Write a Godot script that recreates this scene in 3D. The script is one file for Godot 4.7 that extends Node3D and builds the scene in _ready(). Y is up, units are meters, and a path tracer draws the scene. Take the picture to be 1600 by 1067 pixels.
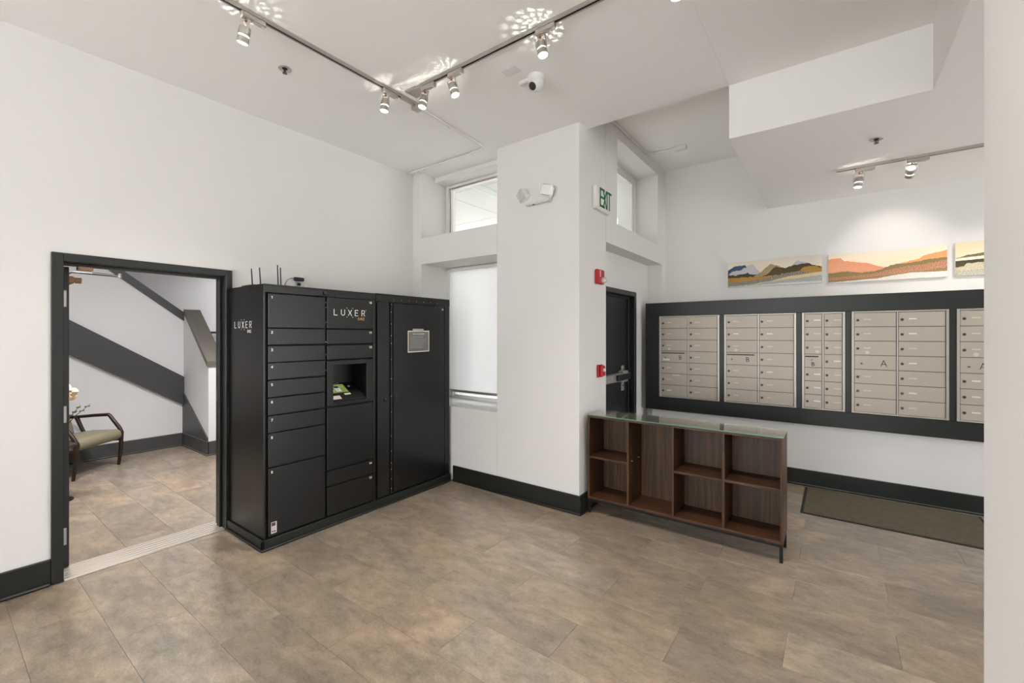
extends Node3D
# Lobby with parcel lockers, mailboxes and a walnut shelf. x runs along the window wall, d (= -z) runs away from the camera's side of the room.

var st: SurfaceTool
var xf := Transform3D()
var uvo := Vector2.ZERO
var swap_uv := false
var rng := RandomNumberGenerator.new()
var M := {}
const TAU_ := TAU

const SPOT_POWER := 1.5
const SOFFIT_POWER := 0.9
const REAR := 0.12
const HALL_POWER := 3.7
const UNSEEN_BOOST := 1.8     # boost of the unseen left-track heads that light the right wall

func _ready() -> void:
	# camera: level, its picture plane shifted down a little
	var cam := Camera3D.new()
	cam.name = "camera"
	cam.projection = Camera3D.PROJECTION_FRUSTUM
	cam.near = 0.05
	cam.far = 60.0
	cam.size = 2.0 * cam.near * 533.5 / 683.8
	cam.frustum_offset = Vector2(0, -10.7 / 683.8 * cam.near)
	cam.position = Vector3(0, 1.56, 0)
	cam.rotation.y = deg_to_rad(36.468)
	cam.current = true
	add_child(cam)
	# overcast sky, seen and felt through the windows
	var we := WorldEnvironment.new()
	we.name = "environment"
	var env := Environment.new()
	var sky := Sky.new()
	var sm := ProceduralSkyMaterial.new()
	sm.sky_top_color = c8(222, 228, 236)
	sm.sky_horizon_color = c8(244, 245, 246)
	sm.ground_horizon_color = c8(205, 204, 200)
	sm.ground_bottom_color = c8(180, 178, 172)
	sm.sky_energy_multiplier = 1.0
	sky.sky_material = sm
	env.background_mode = Environment.BG_SKY
	env.sky = sky
	env.background_energy_multiplier = 8.0
	env.tonemap_mode = Environment.TONE_MAPPER_LINEAR
	env.tonemap_exposure = 1.03
	env.sdfgi_enabled = true
	env.ssao_enabled = true
	env.ssil_enabled = true
	we.environment = env
	add_child(we)
	# the sun stands beside the building and strikes the paving outside, not the rooms
	var sun := DirectionalLight3D.new()
	sun.name = "sun"
	sun.light_energy = 13.0
	sun.light_color = c8(255, 252, 246)
	sun.light_angular_distance = 1.0
	sun.shadow_enabled = true
	add_child(sun)
	sun.basis = Basis.looking_at(Vector3(0.75, -1.0, 0.12), Vector3.UP)
	rng.seed = 7
	materials()
	room()
	outside()
	doorway()
	hall()
	lockers()
	locker_top()
	mailboxes()
	pictures()
	shelf()
	exit_door()
	overhead()

# ------------------------------------------------------------------ mesh helpers
func begin() -> void:
	st = SurfaceTool.new()
	st.begin(Mesh.PRIMITIVE_TRIANGLES)

func put(p: Vector3, n: Vector3, uv: Vector2) -> void:
	st.set_normal((xf.basis * n).normalized())
	st.set_uv(uv)
	st.add_vertex(xf * p)

func uv_of(p: Vector3, n: Vector3) -> Vector2:
	var a := n.abs()
	var q := Vector2(p.x, -p.y)
	if a.y >= a.x and a.y >= a.z: q = Vector2(p.x, p.z)
	elif a.x >= a.z: q = Vector2(p.z, -p.y)
	return (Vector2(q.y, q.x) if swap_uv else q) + uvo

func tri(a: Vector3, b: Vector3, c: Vector3, na: Vector3, nb: Vector3, nc: Vector3) -> void:
	var f := (b - a).cross(c - a)
	var flat := na + nb + nc
	if f.dot(flat) > 0.0:
		put(a, na, uv_of(a, flat)); put(c, nc, uv_of(c, flat)); put(b, nb, uv_of(b, flat))
	else:
		put(a, na, uv_of(a, flat)); put(b, nb, uv_of(b, flat)); put(c, nc, uv_of(c, flat))

func quad(a: Vector3, b: Vector3, c: Vector3, d: Vector3, n: Vector3) -> void:
	tri(a, b, c, n, n, n)
	tri(a, c, d, n, n, n)

func box(lo: Vector3, hi: Vector3, e := 0.0) -> void:
	var mid := (lo + hi) / 2.0
	var h := (hi - lo).abs() / 2.0
	e = minf(e, minf(h.x, minf(h.y, h.z)) * 0.9)
	for ax in 3:
		var u := (ax + 1) % 3
		var v := (ax + 2) % 3
		for s in [-1.0, 1.0]:
			var n := Vector3.ZERO
			n[ax] = s
			var c := []
			for k in [[-1, -1], [1, -1], [1, 1], [-1, 1]]:
				var p := Vector3.ZERO
				p[ax] = s * h[ax]
				p[u] = k[0] * (h[u] - e)
				p[v] = k[1] * (h[v] - e)
				c.append(mid + p)
			quad(c[0], c[1], c[2], c[3], n)
	if e <= 0.0: return
	for ax in 3:                                   # the twelve chamfers
		var u := (ax + 1) % 3
		var v := (ax + 2) % 3
		for su in [-1.0, 1.0]:
			for sv in [-1.0, 1.0]:
				var n := Vector3.ZERO
				n[u] = su; n[v] = sv
				var c := []
				for k in [[-1, 0], [1, 0], [1, 1], [-1, 1]]:
					var p := Vector3.ZERO
					p[ax] = k[0] * (h[ax] - e)
					p[u] = su * (h[u] - (e if k[1] == 1 else 0.0))
					p[v] = sv * (h[v] - (0.0 if k[1] == 1 else e))
					c.append(mid + p)
				quad(c[0], c[1], c[2], c[3], n.normalized())
	for sx in [-1.0, 1.0]:
		for sy in [-1.0, 1.0]:
			for sz in [-1.0, 1.0]:
				var s := Vector3(sx, sy, sz)
				var n := s.normalized()
				tri(mid + s * Vector3(h.x, h.y - e, h.z - e), mid + s * Vector3(h.x - e, h.y, h.z - e), mid + s * Vector3(h.x - e, h.y - e, h.z), n, n, n)

func wb(x0: float, x1: float, y0: float, y1: float, d0: float, d1: float, e := 0.0) -> void:   # a box in x, y, d
	box(Vector3(x0, y0, -d1), Vector3(x1, y1, -d0), e)

func V(x: float, y: float, d: float) -> Vector3:
	return Vector3(x, y, -d)

func frame_of(axis: Vector3) -> Basis:
	var y := axis.normalized()
	var x := y.cross(Vector3.FORWARD if absf(y.z) < 0.9 else Vector3.RIGHT).normalized()
	return Basis(x, y, x.cross(y))

func lathe(profile: Array, at: Vector3, axis := Vector3.UP, segs := 24) -> void:   # profile of Vector2(radius, height along the axis)
	var keep := xf
	xf = xf * Transform3D(frame_of(axis), at)
	for i in profile.size() - 1:
		var a: Vector2 = profile[i]
		var b: Vector2 = profile[i + 1]
		var t := (b - a)
		if t.length() < 1e-6: continue
		var m := Vector2(t.y, -t.x).normalized()
		for k in segs:
			var p := TAU * k / segs
			var q := TAU * (k + 1) / segs
			var cp := Vector3(cos(p), 0, sin(p))
			var cq := Vector3(cos(q), 0, sin(q))
			var np := cp * m.x + Vector3.UP * m.y
			var nq := cq * m.x + Vector3.UP * m.y
			var ap := cp * a.x + Vector3.UP * a.y
			var aq := cq * a.x + Vector3.UP * a.y
			var bp := cp * b.x + Vector3.UP * b.y
			var bq := cq * b.x + Vector3.UP * b.y
			if a.x > 1e-6: tri(ap, aq, bq, np, nq, nq)
			if b.x > 1e-6: tri(ap, bq, bp, np, nq, np)
	xf = keep

func tube(pts: Array, r: float, segs := 8, r_end := -1.0) -> void:
	var n := pts.size()
	var rings := []
	var x := Vector3.ZERO
	for i in n:
		var t: Vector3 = (pts[mini(i + 1, n - 1)] - pts[maxi(i - 1, 0)]).normalized()
		if x == Vector3.ZERO: x = frame_of(t).x
		x = (x - t * x.dot(t)).normalized()
		var y := t.cross(x)
		var ring := []
		var rr := r if r_end < 0.0 else lerpf(r, r_end, float(i) / (n - 1))
		for k in segs:
			var a := TAU * k / segs
			var d := x * cos(a) + y * sin(a)
			ring.append([pts[i] + d * rr, d])
		rings.append(ring)
	for i in n - 1:
		for k in segs:
			var j := (k + 1) % segs
			var a = rings[i][k]; var b = rings[i][j]; var c = rings[i + 1][j]; var d = rings[i + 1][k]
			tri(a[0], b[0], c[0], a[1], b[1], c[1])
			tri(a[0], c[0], d[0], a[1], c[1], d[1])
	for e in [0, n - 1]:
		var t: Vector3 = (pts[0] - pts[1]).normalized() if e == 0 else (pts[n - 1] - pts[n - 2]).normalized()
		for k in segs - 2:
			tri(rings[e][0][0], rings[e][k + 1][0], rings[e][k + 2][0], t, t, t)

func ball(at: Vector3, r: Vector3, segs := 16, rings := 10) -> void:
	for i in rings:
		for k in segs:
			var q := []
			for w in [[i, k], [i, k + 1], [i + 1, k + 1], [i + 1, k]]:
				var f: float = PI * w[0] / rings
				var g: float = TAU * w[1] / segs
				q.append(Vector3(sin(f) * cos(g), cos(f), sin(f) * sin(g)))
			var n := []
			for d in q: n.append((d / r).normalized())
			if i > 0: tri(at + q[0] * r, at + q[1] * r, at + q[2] * r, n[0], n[1], n[2])
			if i < rings - 1: tri(at + q[0] * r, at + q[2] * r, at + q[3] * r, n[0], n[2], n[3])

func prism(poly: PackedVector2Array, o: Vector3, u: Vector3, v: Vector3, depth: float) -> void:   # polygon in the plane (u, v) pushed along u x v
	var n := u.cross(v).normalized()
	var idx := Geometry2D.triangulate_polygon(poly)
	var at := func(p: Vector2, z: float) -> Vector3: return o + u * p.x + v * p.y + n * z
	for i in range(0, idx.size(), 3):
		var a := poly[idx[i]]; var b := poly[idx[i + 1]]; var c := poly[idx[i + 2]]
		tri(at.call(a, depth), at.call(b, depth), at.call(c, depth), n, n, n)
		tri(at.call(a, 0.0), at.call(b, 0.0), at.call(c, 0.0), -n, -n, -n)
	var cw := Geometry2D.is_polygon_clockwise(poly)
	for i in poly.size():
		var a := poly[i]; var b := poly[(i + 1) % poly.size()]
		var e := (b - a).normalized()
		var m := Vector2(-e.y, e.x) if cw else Vector2(e.y, -e.x)
		quad(at.call(a, 0.0), at.call(b, 0.0), at.call(b, depth), at.call(a, depth), (u * m.x + v * m.y).normalized())

func stroke(pts: Array, o: Vector3, u: Vector3, v: Vector3, scale: float, w: float, depth: float) -> void:   # pen strokes standing proud of a surface
	for i in pts.size() - 1:
		var a: Vector2 = pts[i] * scale
		var b: Vector2 = pts[i + 1] * scale
		var t := (b - a).normalized()
		var m := Vector2(-t.y, t.x) * w / 2.0
		var x := t * w * 0.35
		prism(PackedVector2Array([a - x - m, b + x - m, b + x + m, a - x + m]), o, u, v, depth)

# ------------------------------------------------------------------ object helpers
func obj(called: String, m: Material, parent: Node = self) -> MeshInstance3D:
	var o := MeshInstance3D.new()
	o.name = called
	o.mesh = st.commit()
	o.mesh.surface_set_material(0, m)
	parent.add_child(o, true)
	begin()
	return o

func share(called: String, mesh: Mesh, parent: Node, at: Vector3, m: Material = null) -> MeshInstance3D:
	var o := MeshInstance3D.new()
	o.name = called
	o.mesh = mesh
	o.position = at
	if m: o.set_surface_override_material(0, m)
	parent.add_child(o, true)
	return o

func tag(o: Node, label: String, category := "", group := "", kind := "") -> Node:
	if label: o.set_meta("label", label)
	if category: o.set_meta("category", category)
	if group: o.set_meta("group", group)
	if kind: o.set_meta("kind", kind)
	return o

func thing(called: String, label: String, category: String, at: Vector3, group := "") -> Node3D:   # after this, shapes are still given in world coordinates
	var o := Node3D.new()
	o.name = called
	o.position = at
	add_child(o, true)
	tag(o, label, category, group)
	xf = Transform3D(Basis(), -at)
	begin()
	return o

func single(called: String, m: Material, label: String, category: String, at: Vector3, group := "") -> MeshInstance3D:   # closes a thing that is one mesh, begun with from(at)
	var o := obj(called, m)
	o.position = at
	tag(o, label, category, group)
	world()
	return o

func from(at: Vector3) -> void:
	xf = Transform3D(Basis(), -at)
	begin()

func world() -> void:
	xf = Transform3D()
	begin()

func struct(called: String, m: Material, label: String, category := "") -> MeshInstance3D:
	var o := obj(called, m)
	tag(o, label, category, "", "structure")
	return o

func mesh_of() -> Mesh:
	var m := st.commit()
	begin()
	return m

func spot(parent: Node3D, at: Vector3, towards: Vector3, energy: float, angle: float, color: Color, size := 0.025) -> void:
	var l := SpotLight3D.new()
	l.name = "beam"
	parent.add_child(l, true)
	l.position = at
	l.basis = Basis.looking_at(towards, Vector3.RIGHT if absf(towards.normalized().y) > 0.99 else Vector3.UP)
	l.light_energy = energy
	l.spot_angle = angle
	l.spot_angle_attenuation = 0.9
	l.spot_range = 14.0
	l.spot_attenuation = 2.0
	l.light_color = color
	l.light_size = size
	l.shadow_enabled = true

# ------------------------------------------------------------------ materials
func mat(called: String, c: Color, rough := 0.6, metal := 0.0) -> StandardMaterial3D:
	var m := StandardMaterial3D.new()
	m.resource_name = called
	m.albedo_color = c
	m.roughness = rough
	m.metallic = metal
	M[called] = m
	return m

func noise_tex(freq: float, normal := 0.0, octaves := 3, size := 512, seed_ := 1) -> NoiseTexture2D:
	var n := FastNoiseLite.new()
	n.noise_type = FastNoiseLite.TYPE_SIMPLEX
	n.frequency = freq
	n.fractal_octaves = octaves
	n.seed = seed_
	var t := NoiseTexture2D.new()
	t.width = size; t.height = size
	t.seamless = true
	t.noise = n
	if normal > 0.0:
		t.as_normal_map = true
		t.bump_strength = normal
	return t

func bumpy(m: StandardMaterial3D, t: Texture2D, scale: float, amount: float) -> void:
	m.normal_enabled = true
	m.normal_texture = t
	m.normal_scale = amount
	m.uv1_triplanar = true
	m.uv1_world_triplanar = true
	m.uv1_scale = Vector3.ONE * scale

func fnl(freq: float, s: int, oct := 4) -> FastNoiseLite:
	var n := FastNoiseLite.new()
	n.noise_type = FastNoiseLite.TYPE_SIMPLEX_SMOOTH
	n.frequency = freq
	n.fractal_octaves = oct
	n.seed = s
	return n

func seam(freq: float, s: int, oct: int, size: int) -> PackedByteArray:
	var im := fnl(freq, s, oct).get_seamless_image(size, size)
	im.convert(Image.FORMAT_L8)
	return im.get_data()

func stone_image(size: int) -> Image:            # the print of the floor planks: cloudy cement with fine dark scratches
	var cloud := seam(0.004, 3, 4, size)
	var patch := seam(0.013, 8, 4, size)
	var grit := seam(0.09, 5, 3, size)
	var vein := seam(0.02, 11, 5, size)
	var im := Image.create_empty(size, size, false, Image.FORMAT_RGB8)
	for y in size:
		for x in size:
			var i := y * size + x
			var c := cloud[i] / 255.0 - 0.5
			var p := patch[i] / 255.0 - 0.5
			var g := grit[i] / 255.0 - 0.5
			var v := vein[i] / 255.0
			var t := 0.525 + c * 0.12 + p * 0.11 + g * 0.10
			t -= 0.09 * smoothstep(0.62, 0.8, v) * (0.5 + g * 1.6)
			t += 0.03 * smoothstep(0.28, 0.15, v)
			var warm := 0.008 + c * 0.02
			im.set_pixel(x, y, Color(clampf(t * 1.045 + warm, 0, 1), clampf(t * 0.965, 0, 1), clampf(t * 0.868 - warm, 0, 1)))
	im.generate_mipmaps()
	return im

func wood_image(w: int, h: int, dark: Color, light: Color, s: int) -> Image:   # straight grain running along v
	var broad := fnl(0.012, s, 3)
	var fine := fnl(0.06, s + 1, 3)
	var pore := fnl(0.16, s + 2, 2)
	var im := Image.create_empty(w, h, false, Image.FORMAT_RGB8)
	for y in h:
		for x in w:
			var wob := broad.get_noise_2d(x * 0.4, y * 0.35) * 7.0
			var t := 0.5 + 0.5 * broad.get_noise_2d((x + wob) * 2.6, y * 0.08) + 0.42 * fine.get_noise_2d((x + wob) * 1.6, y * 0.05)
			var p := pore.get_noise_2d(x * 2.0, y * 0.06)
			t -= 0.35 * smoothstep(0.15, 0.55, p)
			im.set_pixel(x, y, dark.lerp(light, clampf(t, 0.0, 1.0)))
	im.generate_mipmaps()
	return im

func ridge(pts: Array, x: float) -> float:
	if x <= pts[0].x: return pts[0].y
	for i in pts.size() - 1:
		if x <= pts[i + 1].x:
			return lerpf(pts[i].y, pts[i + 1].y, smoothstep(0.0, 1.0, (x - pts[i].x) / (pts[i + 1].x - pts[i].x)) * 0.5 + 0.5 * (x - pts[i].x) / (pts[i + 1].x - pts[i].x))
	return pts[-1].y

func landscape(w: int, h: int, sky_top: Color, sky_low: Color, layers: Array, s: int) -> ImageTexture:   # torn-paper hills: each layer [colour, second colour, ridge line, roughness of the edge, grain]
	var edge := fnl(0.03, s, 4)
	var grain := fnl(0.05, s + 4, 4)
	var im := Image.create_empty(w, h, false, Image.FORMAT_RGB8)
	var lines := []
	for l in layers:
		var col := PackedFloat32Array()
		for x in w:
			col.append(ridge(l[2], float(x) / w) + edge.get_noise_2d(x, lines.size() * 90.0) * l[3])
		lines.append(col)
	for y in h:
		var fy := float(y) / h
		for x in w:
			var c := sky_top.lerp(sky_low, fy * 2.0 if fy < 0.5 else 1.0)
			for k in layers.size():
				if fy > lines[k][x]:
					var l = layers[k]
					var g := grain.get_noise_2d(x * 2.2 + k * 31.0, y * 3.0 - x * 0.5) * 0.6
					c = l[0].lerp(l[1], clampf(0.5 + g * l[4] + (fy - lines[k][x]) * 0.6, 0.0, 1.0))
			im.set_pixel(x, y, c)
	im.generate_mipmaps()
	return ImageTexture.create_from_image(im)

func c8(r: int, g: int, b: int) -> Color:
	return Color(r / 255.0, g / 255.0, b / 255.0)

func materials() -> void:
	var peel := noise_tex(0.045, 3.0, 3, 512, 4)
	bumpy(mat("wall_paint", c8(226, 224, 221), 0.62), peel, 2.2, 0.14)
	bumpy(mat("ceiling_paint", c8(246, 244, 241), 0.75), peel, 2.2, 0.12)
	bumpy(mat("stair_paint", c8(226, 226, 227), 0.62), peel, 2.2, 0.14)
	mat("trim_paint", c8(22, 26, 23), 0.4)
	mat("stair_trim", c8(70, 71, 72), 0.45)
	mat("cap_trim", c8(104, 100, 92), 0.5)
	bumpy(mat("locker_black", c8(12, 12, 12), 0.28), noise_tex(0.12, 4.0, 2, 256, 9), 6.0, 0.12)
	mat("locker_gap", c8(10, 10, 10), 0.8)
	mat("black_plastic", c8(20, 20, 21), 0.45)
	mat("white_print", c8(232, 232, 230), 0.6)
	mat("orange_print", c8(224, 160, 90), 0.6)
	mat("white_plastic", c8(224, 222, 218), 0.45)
	mat("white_metal", c8(226, 224, 220), 0.4)
	mat("satin_nickel", c8(186, 182, 176), 0.34, 0.85)
	mat("steel", c8(186, 184, 180), 0.34, 0.6)
	mat("copper", c8(168, 112, 74), 0.35, 0.9)
	mat("brown_metal", c8(168, 132, 104), 0.45, 0.3)
	mat("bronze", c8(92, 70, 52), 0.4, 0.7)
	mat("red_plastic", c8(168, 24, 28), 0.35)
	mat("exit_green", c8(30, 112, 70), 0.5)
	mat("door_black", c8(34, 36, 39), 0.4)
	mat("marker_ink", c8(22, 21, 22), 0.5)
	mat("alu", c8(178, 168, 155), 0.45, 0.25)
	mat("alu_edge", c8(178, 172, 164), 0.38, 0.5)
	mat("alu_dark", c8(96, 90, 84), 0.4, 0.6)
	mat("paper", c8(228, 224, 216), 0.8)
	mat("tape_label", c8(204, 196, 180), 0.7)
	mat("threshold_alu", c8(190, 182, 172), 0.4, 0.6)
	mat("rubber", c8(32, 30, 27), 0.8)
	mat("dark_steel", c8(24, 23, 22), 0.5, 0.4)
	mat("leather", c8(128, 122, 100), 0.5)
	mat("petal", c8(238, 214, 180), 0.7)
	mat("twig", c8(88, 70, 42), 0.8)
	mat("leaf", c8(96, 100, 60), 0.7)
	mat("canvas_edge", c8(228, 225, 220), 0.7)
	mat("concrete", c8(218, 220, 222), 0.9)
	mat("unseen_yard_floor", c8(164, 163, 161), 0.9)
	mat("porch_board", c8(160, 160, 158), 0.7)
	mat("porch_white", c8(240, 240, 238), 0.7)
	mat("pipe_grey", c8(170, 170, 168), 0.5)
	var lens := mat("lens_glow", c8(255, 250, 240), 0.3)
	lens.emission_enabled = true
	lens.emission = c8(255, 248, 236)
	lens.emission_energy_multiplier = 4.0
	var band := mat("band_glow", c8(250, 246, 238), 0.3)
	band.emission_enabled = true
	band.emission = c8(255, 246, 232)
	band.emission_energy_multiplier = 1.6
	var scr := mat("screen_glow", Color.BLACK, 0.2)
	scr.emission_enabled = true
	scr.emission_energy_multiplier = 0.6
	scr.emission = Color.WHITE
	scr.emission_operator = BaseMaterial3D.EMISSION_OP_MULTIPLY
	var green := Image.create_empty(128, 80, false, Image.FORMAT_RGB8)
	green.fill(c8(150, 168, 86))
	green.fill_rect(Rect2i(22, 14, 24, 52), c8(196, 202, 176))
	green.fill_rect(Rect2i(30, 34, 9, 14), c8(140, 150, 120))
	green.fill_rect(Rect2i(56, 12, 34, 56), c8(232, 234, 226))
	green.fill_rect(Rect2i(58, 14, 30, 20), c8(52, 54, 50))
	green.fill_rect(Rect2i(62, 40, 20, 5), c8(150, 152, 148))
	green.fill_rect(Rect2i(62, 50, 14, 5), c8(170, 172, 168))
	green.fill_rect(Rect2i(96, 20, 24, 4), c8(178, 192, 120))
	green.fill_rect(Rect2i(96, 30, 18, 4), c8(178, 192, 120))
	scr.emission_texture = ImageTexture.create_from_image(green)
	# glass
	var g := mat("glass", Color(0.86, 0.95, 0.92, 0.1), 0.02)
	g.transparency = BaseMaterial3D.TRANSPARENCY_ALPHA
	var gg := mat("green_glass", Color(0.80, 0.90, 0.85, 0.05), 0.02)
	gg.metallic_specular = 0.7
	gg.transparency = BaseMaterial3D.TRANSPARENCY_ALPHA
	var clear := mat("clear_plastic", Color(0.92, 0.93, 0.92, 0.35), 0.12)
	clear.transparency = BaseMaterial3D.TRANSPARENCY_ALPHA
	mat("glass_edge", c8(96, 150, 126), 0.15)
	var shade := mat("shade_cloth", c8(250, 250, 251), 0.85)
	shade.backlight_enabled = true
	shade.backlight = c8(252, 251, 250)
	# printed and grained surfaces
	var stone := ImageTexture.create_from_image(stone_image(1024))
	var tints := [c8(255, 255, 255), c8(246, 245, 244), c8(238, 236, 234), c8(250, 246, 240), c8(230, 229, 229)]
	for i in tints.size():
		var m := mat("plank_%d" % i, tints[i], 0.30)
		m.albedo_texture = stone
		m.uv1_scale = Vector3(0.42, 0.85, 1)
		m.metallic_specular = 0.6
	mat("plank_core", c8(96, 84, 72), 0.8)
	var wt := ImageTexture.create_from_image(wood_image(512, 512, c8(42, 27, 15), c8(112, 74, 38), 21))
	var wm := mat("walnut", Color.WHITE, 0.48)
	wm.albedo_texture = wt
	wm.uv1_scale = Vector3(1.7, 1.2, 1)
	var we := mat("walnut_edge", c8(232, 222, 216), 0.5)
	we.albedo_texture = wt
	we.uv1_scale = Vector3(1.7, 1.2, 1)
	var cw := mat("chair_wood", c8(150, 140, 132), 0.42)
	cw.albedo_texture = wt
	cw.uv1_scale = Vector3(2.0, 2.0, 1)
	var pile := mat("mat_pile", Color.WHITE, 0.95)
	var speck := seam(0.16, 31, 3, 512)
	var low := seam(0.01, 32, 3, 512)
	var pim := Image.create_empty(512, 512, false, Image.FORMAT_RGB8)
	for y in 512:
		for x in 512:
			var i := y * 512 + x
			var t := 0.385 + (speck[i] / 255.0 - 0.5) * 0.34 + (low[i] / 255.0 - 0.5) * 0.06
			pim.set_pixel(x, y, Color(t * 1.08, t * 0.97, t * 0.75))
	pim.generate_mipmaps()
	pile.albedo_texture = ImageTexture.create_from_image(pim)
	pile.uv1_scale = Vector3(2.2, 2.2, 1)
	pile.normal_enabled = true
	pile.normal_texture = noise_tex(0.2, 8.0, 2, 512, 33)
	# the notice on the locker: a pale border, a grey field with rows of white print
	var note := Image.create_empty(280, 210, false, Image.FORMAT_RGB8)
	note.fill(c8(238, 222, 200))
	note.fill_rect(Rect2i(8, 8, 264, 194), c8(108, 108, 107))
	var r := RandomNumberGenerator.new()
	r.seed = 5
	for row in 9:
		var x := 66 if row == 0 else 30 + r.randi_range(0, 14)
		var right := 214 if row == 0 else 250 - r.randi_range(0, 60)
		while x < right:
			var w := r.randi_range(5, 20)
			note.fill_rect(Rect2i(x, 28 + row * 16 + (0 if row == 0 else 8), mini(w, right - x), 7 if row == 0 else 3), c8(226, 224, 220) if row == 0 else c8(176, 175, 172))
			x += w + 4
	for k in 14:
		note.fill_rect(Rect2i(20 + r.randi_range(0, 236), 172 + r.randi_range(0, 18), r.randi_range(4, 10), r.randi_range(3, 9)), c8(60, 60, 60))
	var nm := mat("notice_print", Color.WHITE, 0.5)
	nm.albedo_texture = ImageTexture.create_from_image(note)
	var stick := Image.create_empty(64, 100, false, Image.FORMAT_RGB8)
	stick.fill(c8(222, 214, 214))
	stick.fill_rect(Rect2i(6, 6, 44, 30), c8(70, 66, 72))
	for k in 4: stick.fill_rect(Rect2i(8, 46 + k * 7, 44, 2), c8(190, 150, 152))
	stick.fill_rect(Rect2i(10, 76, 14, 14), c8(40, 38, 40))
	stick.fill_rect(Rect2i(30, 78, 22, 12), c8(52, 48, 50))
	var sm := mat("sticker_print", Color.WHITE, 0.5)
	sm.albedo_texture = ImageTexture.create_from_image(stick)

# ------------------------------------------------------------------ the room
const CEIL := 3.405
const WALL_L := -3.94       # left wall
const PIER := 3.40          # face of the window wall
const EXIT_X := -1.79       # wall with the exit door
const MAIL := 5.80          # mail wall above the mailboxes
const FUR := 5.46           # thicker lower part of the mail wall

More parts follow.
